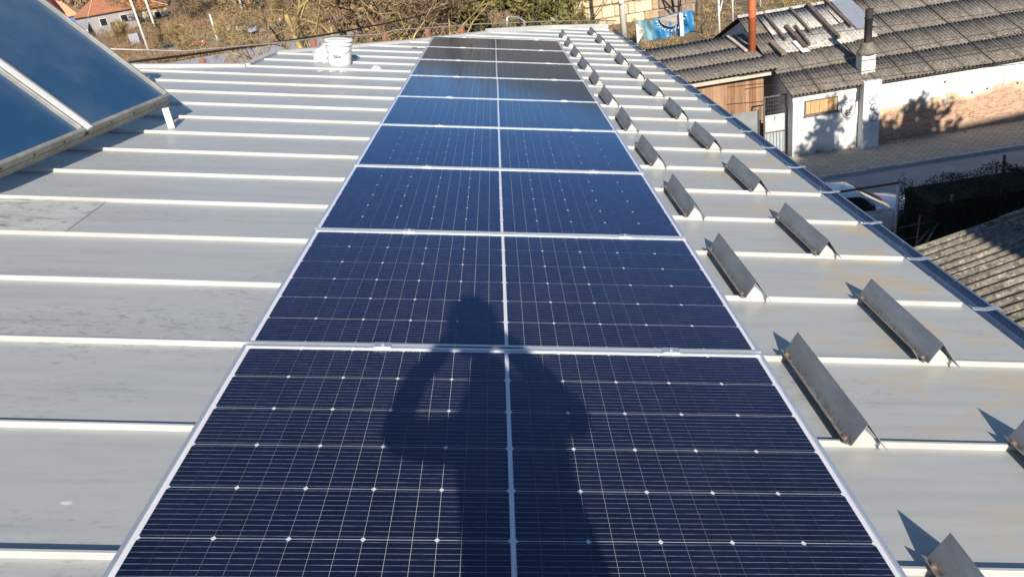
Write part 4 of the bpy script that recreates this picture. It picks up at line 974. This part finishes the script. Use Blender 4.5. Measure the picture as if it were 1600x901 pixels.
def on_banner(s, t_): x, y, z = bpt(s, t_); return Vector((x, y-.30, z))
m = MB(); cpts = []
for i in range(25):
    a = R(180 + 180*i/24); cpts.append(on_banner(.60 + .20*math.cos(a), 1.0 + .50*math.sin(a)))
m.poly(cpts); m.obj('white_disc', plain('banner_tan', (.34, .31, .28), .7), sheet)
for i in range(13):
    a = R(192 + 156*i/12); s0, t0 = .60 + .245*math.cos(a), 1.0 + .66*math.sin(a); p = on_banner(s0, t0) + Vector((0, -.03, 0)); m = MB(); w_, h_ = .055, .09
    for (x0, x1, z0, z1) in ((-w_, -w_+.045, -h_, h_), (-w_, w_, h_-.05, h_)) if i % 3 else ((-w_, w_, -.03, .03), (w_-.045, w_, -h_, h_*.6), (-w_, w_, -h_, -h_+.045)): m.box(x0, x1, -.004, .004, z0, z1)
    o = m.obj('letter', WHITEP, sheet); o.location = p; o.rotation_euler.y = -(a - R(270))
m = MB(); cpts = [on_banner(-.03 + .135*math.cos(R(-80+160*i/20)), .48 + .46*math.sin(R(-80+160*i/20))) for i in range(21)]; m.poly(cpts); m.obj('white_disc', plain('banner_white', (.70, .68, .62), .7), sheet)
m = MB(); m.tube([p + Vector((.0, -.02, 0)) for p in cpts], .045, 4); m.obj('disc_ring', plain('banner_grey', (.30, .32, .33), .7), sheet)
for i in range(5):
    p = on_banner(.02 + .018*i, .40 + .05*i) + Vector((0, -.03, 0)); m = MB(); m.box(-.035, .0, -.004, .004, -.16, .16); m.box(-.035, .07, -.004, .004, .10, .16) if i % 2 else m.box(-.035, .07, -.004, .004, -.03, .03); o = m.obj('letter', PAINT_D, sheet); o.location = p
MB().box(14.0, 14.3, 58.75, 59.05, -.1, 1.75).obj('fence_post', PCON, bn)
for x, y, h, lab in ((16.1, 55, 3.4, 'thin white post nearest the shed roof in the brown field'), (19.2, 62, 3.6, 'thin white post farther right in the brown field'), (23.5, 68, 4.0, 'thin pale post behind the whitewashed building')):
    o = MB().tube([(0, 0, 0), (0, 0, h)], .08, 8).obj('field_post', plain('white_post_paint', (.74, .73, .70), .8), None, True); o.location = (x, y, 0); tag(o, lab, 'post', 'posts in the brown field')
o = MB().tube([(16.2, 55, 1.9), (17.0, 57, 2.5), (18, 59.5, 2.55), (19.2, 62, 2.3)], .045, 6).obj('field_rail', plain('white_post_paint', (.7, .7, .7)), None, True); tag(o, 'pale rail sagging between two white posts in the brown field', 'rail')
bar = thing('barrier_pole', 'rusty pole resting level on a white post in front of the white car', 'barrier', (0, 0, 0))
MB().tube([(7.6, 16.0, 1.9), (10.12, 16.3, 1.78)], .035, 8).obj('pole', plain('rusty_bar', (.20, .11, .08), .9, .2, .4, 5), bar, True); MB().tube([(10.06, 16.3, 0), (10.06, 16.3, 1.8)], .045, 8).obj('post', plain('white_post_paint', (.7, .7, .7)), bar, True); MB().tube([(7.6, 16.0, 0), (7.6, 16.0, 1.93)], .04, 8).obj('post', GFR, bar, True)
o = thing('wire_fence', 'leaning wire fence with sticks at the hedge end beside the white car', 'fence', (0, 0, 0))
for a, b_, r_ in (((9.7, 14.6, 0), (9.75, 14.6, 1.5), .02), ((10.75, 15.0, 0), (10.75, 15.0, 1.75), .045), ((9.5, 14.3, .2), (10.9, 15.3, 1.5), .03), ((9.4, 14.6, .3), (10.6, 15.1, 1.2), .025), ((9.7, 14.9, 1.15), (10.75, 15.0, 1.2), .012), ((9.0, 14.7, 1.2), (10.75, 15.0, 1.1), .012), ((9.6, 15.0, .7), (10.75, 15.1, .75), .012)): MB().tube([a, b_], r_, 6).obj('stick', TIMBER if r_ > .015 else GFR, o)
o = MB().tube([(0, 0, 0), (.05, .02, 1.5), (0, 0, 2.25)], .035, 6).obj('thin_post', BAT); o.location = (12.55, 15.9, 0); tag(o, 'thin dark forked post rising from the hedge', 'post'); 
# cables
CAB = plain('black_cable', (.018, .018, .018), .6)
def cable(pts, r_, lab, sag=0.):
    P = []; n = 14
    if sag:
        a, b_ = Vector(pts[0]), Vector(pts[1]); pts = [a.lerp(b_, i/n) - Vector((0, 0, sag*4*(i/n)*(1-i/n))) for i in range(n+1)]
    o = MB().tube(pts, r_, 5).obj('overhead_cable', CAB, None, True); tag(o, lab, 'cable', 'overhead cables')
cable([(-7.65, 13.0, 8.29), (-.19, 33.0, 7.05)], .026, 'thick black cable sweeping across the trees from left to top', .25)
cable([(4.5, 40, 4.2), (9.9, 61.6, 5.6)], .02, 'upper thin cable reaching the utility pole from the left', .35)
cable([(4.0, 40, 3.9), (9.9, 61.6, 5.0)], .02, 'lower thin cable reaching the utility pole from the left', .5)
cable([(9.9, 61.6, 5.8), (24, 52, 6.6)], .02, 'upper thin cable leaving the utility pole to the right', .5)
cable([(9.9, 61.6, 5.1), (20.5, 45, 5.0)], .022, 'lower thin cable sagging from the utility pole over the field', .7)
cable([(10.3, 26.4, 4.3), (26, 22.0, 4.6)], .010, 'uppermost thin wire crossing in front of the corrugated roof', .15)
cable([(8.5, 25.2, 3.35), (26, 22.0, 4.5)], .012, 'middle thin wire crossing in front of the corrugated roof', .12)
cable([(8.5, 24.6, 3.0), (26, 21.0, 3.9)], .014, 'lowest thin wire crossing in front of the corrugated roof', .1)

# ------------------------------------------------------------------ houses far left
OR1 = plain('orange_tiles', (.58, .24, .10), .85, 0, .15, 1.2); OR2 = plain('brown_red_tiles', (.40, .17, .095), .85, 0, .18, 1.2)
def house(name, label, x, y, z, rz, w, d, h, rh, wall, tiles, over=.5, hip=.35):
    hs = thing(name, label, 'house', (x, y, z), rz)
    wl_ = MB().box(-w/2, w/2, 0, d, -3, h).obj('wall', wall, hs)
    a = (-w/2-over, -over, h); b_ = (w/2+over, -over, h); c = (w/2+over, d+over, h); e = (-w/2-over, d+over, h); r1 = (-w/2+w*hip, d/2, h+rh); r2 = (w/2-w*hip, d/2, h+rh)
    m = MB(); m.quad(a, b_, r2, r1); m.quad(c, e, r1, r2); m.poly([b_, c, r2]); m.poly([e, a, r1]); m.quad(a, e, c, b_); rf = m.obj('roof', tiles, hs)
    for p, q in ((a, r1), (b_, r2), (r1, r2)): MB().tube([p, q], .12, 5).obj('ridge_tiles', plain('pale_ridge', (.66, .40, .24), .85), rf)
    bx = MB().box(w*.1, w*.1+.6, d*.5, d*.5+.6, h+rh*.5, h+rh+.7).obj('chimney', plain('brick_chimney', (.38, .18, .12), .9), rf)
    for i in range(max(2, int(w//3.2))):
        xx = -w/2 + w*(i+.5)/max(2, int(w//3.2)); f_ = MB().box(xx-.75, xx+.75, -.06, .02, h-2.3, h-.8).obj('window', plain('white_window_frame', (.7, .7, .7), .6), hs); MB().box(xx-.62, xx+.62, -.09, -.05, h-2.2, h-.9).obj('pane', plain('window_dark', (.03, .035, .045), .1), f_)
    MB().box(-w*.12, -w*.12+1.0, -.07, .02, 0, 2.1).obj('door', plain('brown_door', (.18, .1, .06), .7), hs); return hs
GREYW = plain('grey_house_wall', (.40, .38, .38), .9, 0, .1, .8); CRM = plain('cream_house_wall', (.72, .62, .42), .9, 0, .06, .8); BLU = plain('bright_blue_wall', (.03, .20, .52), .7, 0, .08, .8)
house('house', 'grey walled house with a brown red hipped roof, left of the tall pale pole', -80.4+4.2*math.cos(R(48)), 151.3+4.2*math.sin(R(48)), 4.3, R(48), 8.4, 8, 3.9, 3.2, GREYW, OR2, hip=.40)
house('house', 'cream walled house with the tallest bright orange roof behind the tall pale pole', -78.3+4*math.cos(R(48)), 162+4*math.sin(R(48)), 3.5, R(48), 9.5, 10, 4.0, 3.2, CRM, OR1, hip=.45)
bh = house('house', 'bright blue walled house with a pale orange roof at the collector edge', -91.6, 157.6, 4.7, R(14), 9.5, 8, 4.0, 3.0, BLU, plain('pale_orange_tiles', (.62, .33, .18), .85, 0, .12, 1.2), hip=.3)
MB().box(-2.9, 3.9, -1.0, -.1, 2.95, 3.1).obj('awning', WHITEP, bh)
gs = thing('grey_shed', 'grey lean-to shed with a pale roof edge between the blue and grey houses', 'shed', (-82.6, 147.6, 3.2), R(20))
MB().box(-3, 2.2, 0, 4, -1, 2.4).obj('wall', plain('grey_house_wall', (.4, .4, .4)), gs); m = MB(); m.prism([(-.3, 2.35), (4.4, 3.9), (4.4, 4.0), (-.3, 2.6)], (-3.3, 0, 0), (0, 1, 0), (0, 0, 1), (1, 0, 0), 5.8); m.obj('roof', plain('slate_grey_roof', (.30, .32, .34), .7), gs); MB().box(-3.3, 2.5, -.36, -.3, 2.2, 2.75).obj('fascia', plain('pale_fascia_paint', (.66, .67, .66), .7), gs)

# ------------------------------------------------------------------ the photographer, standing just behind the camera
def person():
    pt = thing('person', 'person behind the camera holding up a phone, seen only as a shadow on panels', 'person')
    zr = lambda x: Z0 - math.tan(TH)*x + ROOF_N/math.cos(TH)
    V = [(.26, -2.74, 8.80), (.26, -2.74, 9.00), (.265, -2.73, 9.16), (.25, -2.71, 9.32), (.24, -2.70, 9.42),     # 0-4 spine, neck
         (.125, -2.72, 9.17), (.0, -2.60, 9.13), (-.11, -2.48, 9.09), (-.045, -2.41, 9.20), (.085, -2.345, 9.30),  # 5-9 left arm
         (.41, -2.72, 9.21), (.46, -2.60, 9.12), (.465, -2.48, 9.03), (.37, -2.40, 9.17), (.265, -2.345, 9.30),   # 10-14 right arm
         (.16, -2.74, 8.72), (.14, -2.71, 8.33), (.13, -2.76, zr(.13)+.09), (.13, -2.62, zr(.13)+.045),           # 15-18 left leg
         (.36, -2.74, 8.72), (.38, -2.71, 8.29), (.39, -2.76, zr(.39)+.09), (.39, -2.62, zr(.39)+.045)]           # 19-22
    E = [(0,1),(1,2),(2,3),(3,4),(2,5),(5,6),(6,7),(7,8),(8,9),(2,10),(10,11),(11,12),(12,13),(13,14),(0,15),(15,16),(16,17),(17,18),(0,19),(19,20),(20,21),(21,22)]
    RR = [.165,.165,.150,.072,.062,.070,.055,.052,.046,.036,.085,.062,.056,.048,.036,.10,.075,.055,.045,.10,.075,.055,.045]
    # five fingers a side, curled on the phone edge
    for hand, sx in ((9, 1), (14, -1)):
        hx, hy, hz = V[hand]
        for i in range(4):
            a = len(V); z = hz + .035 - i*.021
            V += [(hx + sx*.02, hy + .022, z), (hx + sx*.035, hy + .045, z - .004), (hx + sx*.05, hy + .02 + .006*i, z - .006)]; E += [(hand, a), (a, a+1), (a+1, a+2)]; RR += [.010, .009, .008]
        a = len(V); V += [(hx + sx*.012, hy - .02, hz + .03), (hx + sx*.035, hy - .015, hz + .055)]; E += [(hand, a), (a, a+1)]; RR += [.012, .009]
    me = bpy.data.meshes.new('body'); me.from_pydata(V, E, []); o = link('body', me, pt)
    sk = o.modifiers.new('skin', 'SKIN'); sk.use_smooth_shade = True
    for i, r_ in enumerate(RR): me.skin_vertices[0].data[i].radius = (r_, r_*(.72 if i < 3 else 1))
    me.skin_vertices[0].data[0].use_root = True
    o.modifiers.new('sub', 'SUBSURF').levels = 1; o.modifiers['sub'].render_levels = 2
    t = NT('jacket_trousers_hands'); z = t.sep(t.pos())
    y = z[1]; c = t.mix(t.math('GREATER_THAN', z[2], 8.78), (.05, .06, .09), (.06, .075, .11)); c = t.mix(t.math('GREATER_THAN', y, -2.365), c, (.55, .36, .27)); c = t.mix(t.math('GREATER_THAN', z[2], 9.375), c, (.55, .36, .27))
    t.set('Base Color', c).set('Roughness', .85); me.materials.append(t.mat)
    bm = bmesh.new(); bmesh.ops.create_icosphere(bm, subdivisions=3, radius=1)
    for v in bm.verts:
        x, yy, zz = v.co; v.co = Vector((x*.083, yy*.10, zz*.122))
        if zz < -.2: v.co.x *= 1 - .28*(-zz-.2); v.co.y = v.co.y*(1 - .15*(-zz)) + .012
        if yy > .75 and -.35 < zz < .12 and abs(x) < .22: v.co.y += .022*(1-abs(x)/.22)*(1-abs(zz+.12)/.25)
        if yy > .7 and .02 < zz < .2 and .2 < abs(x) < .55: v.co.y -= .008
    me2 = bpy.data.meshes.new('head'); bm.to_mesh(me2); bm.free(); me2.materials.append(plain('skin', (.55, .36, .27), .6)); hdp = link('head', me2, pt, (.228, -2.675, 9.528)); me2.polygons.foreach_set('use_smooth', [True]*len(me2.polygons))
    for s in (-1, 1):
        MB().lathe([(0, -.03), (.012, -.02), (.014, .01), (0, .03)], (s*.086, -.005, -.005), 8).obj('ear', plain('skin', (.5, .4, .3)), hdp); MB().lathe([(0, -.009), (.008, -.004), (.008, .004), (0, .009)], (s*.032, .088, .012), 8).obj('eye', STEEL, hdp)
    MB().box(-.024, .024, .078, .092, -.066, -.059).obj('mouth', plain('lips', (.40, .18, .15), .6), hdp)
    bm = bmesh.new(); bmesh.ops.create_icosphere(bm, subdivisions=3, radius=1)
    for v in bm.verts:
        x, yy, zz = v.co; k = 1.0 if (zz > .25 or yy < -.15) else .9; v.co = Vector((x*.104*k, (yy*.112 - .006)*k, zz*.132*k + .002))
    me3 = bpy.data.meshes.new('hair'); bm.to_mesh(me3); bm.free(); me3.materials.append(plain('dark_hair', (.03, .022, .018), .7, 0, .2, 30)); link('hair', me3, hdp)
    ph = bevel(MB().box(-.078, .078, -.008, 0, -.037, .037).obj('phone', STEEL), .004, 2); ph.matrix_world = cam.matrix_world.copy() @ Matrix.Translation((0, 0, .024)) @ Matrix.Rotation(R(90), 4, 'X')
    tag(ph, 'black phone held up level in both hands at the camera position', 'phone')
person()
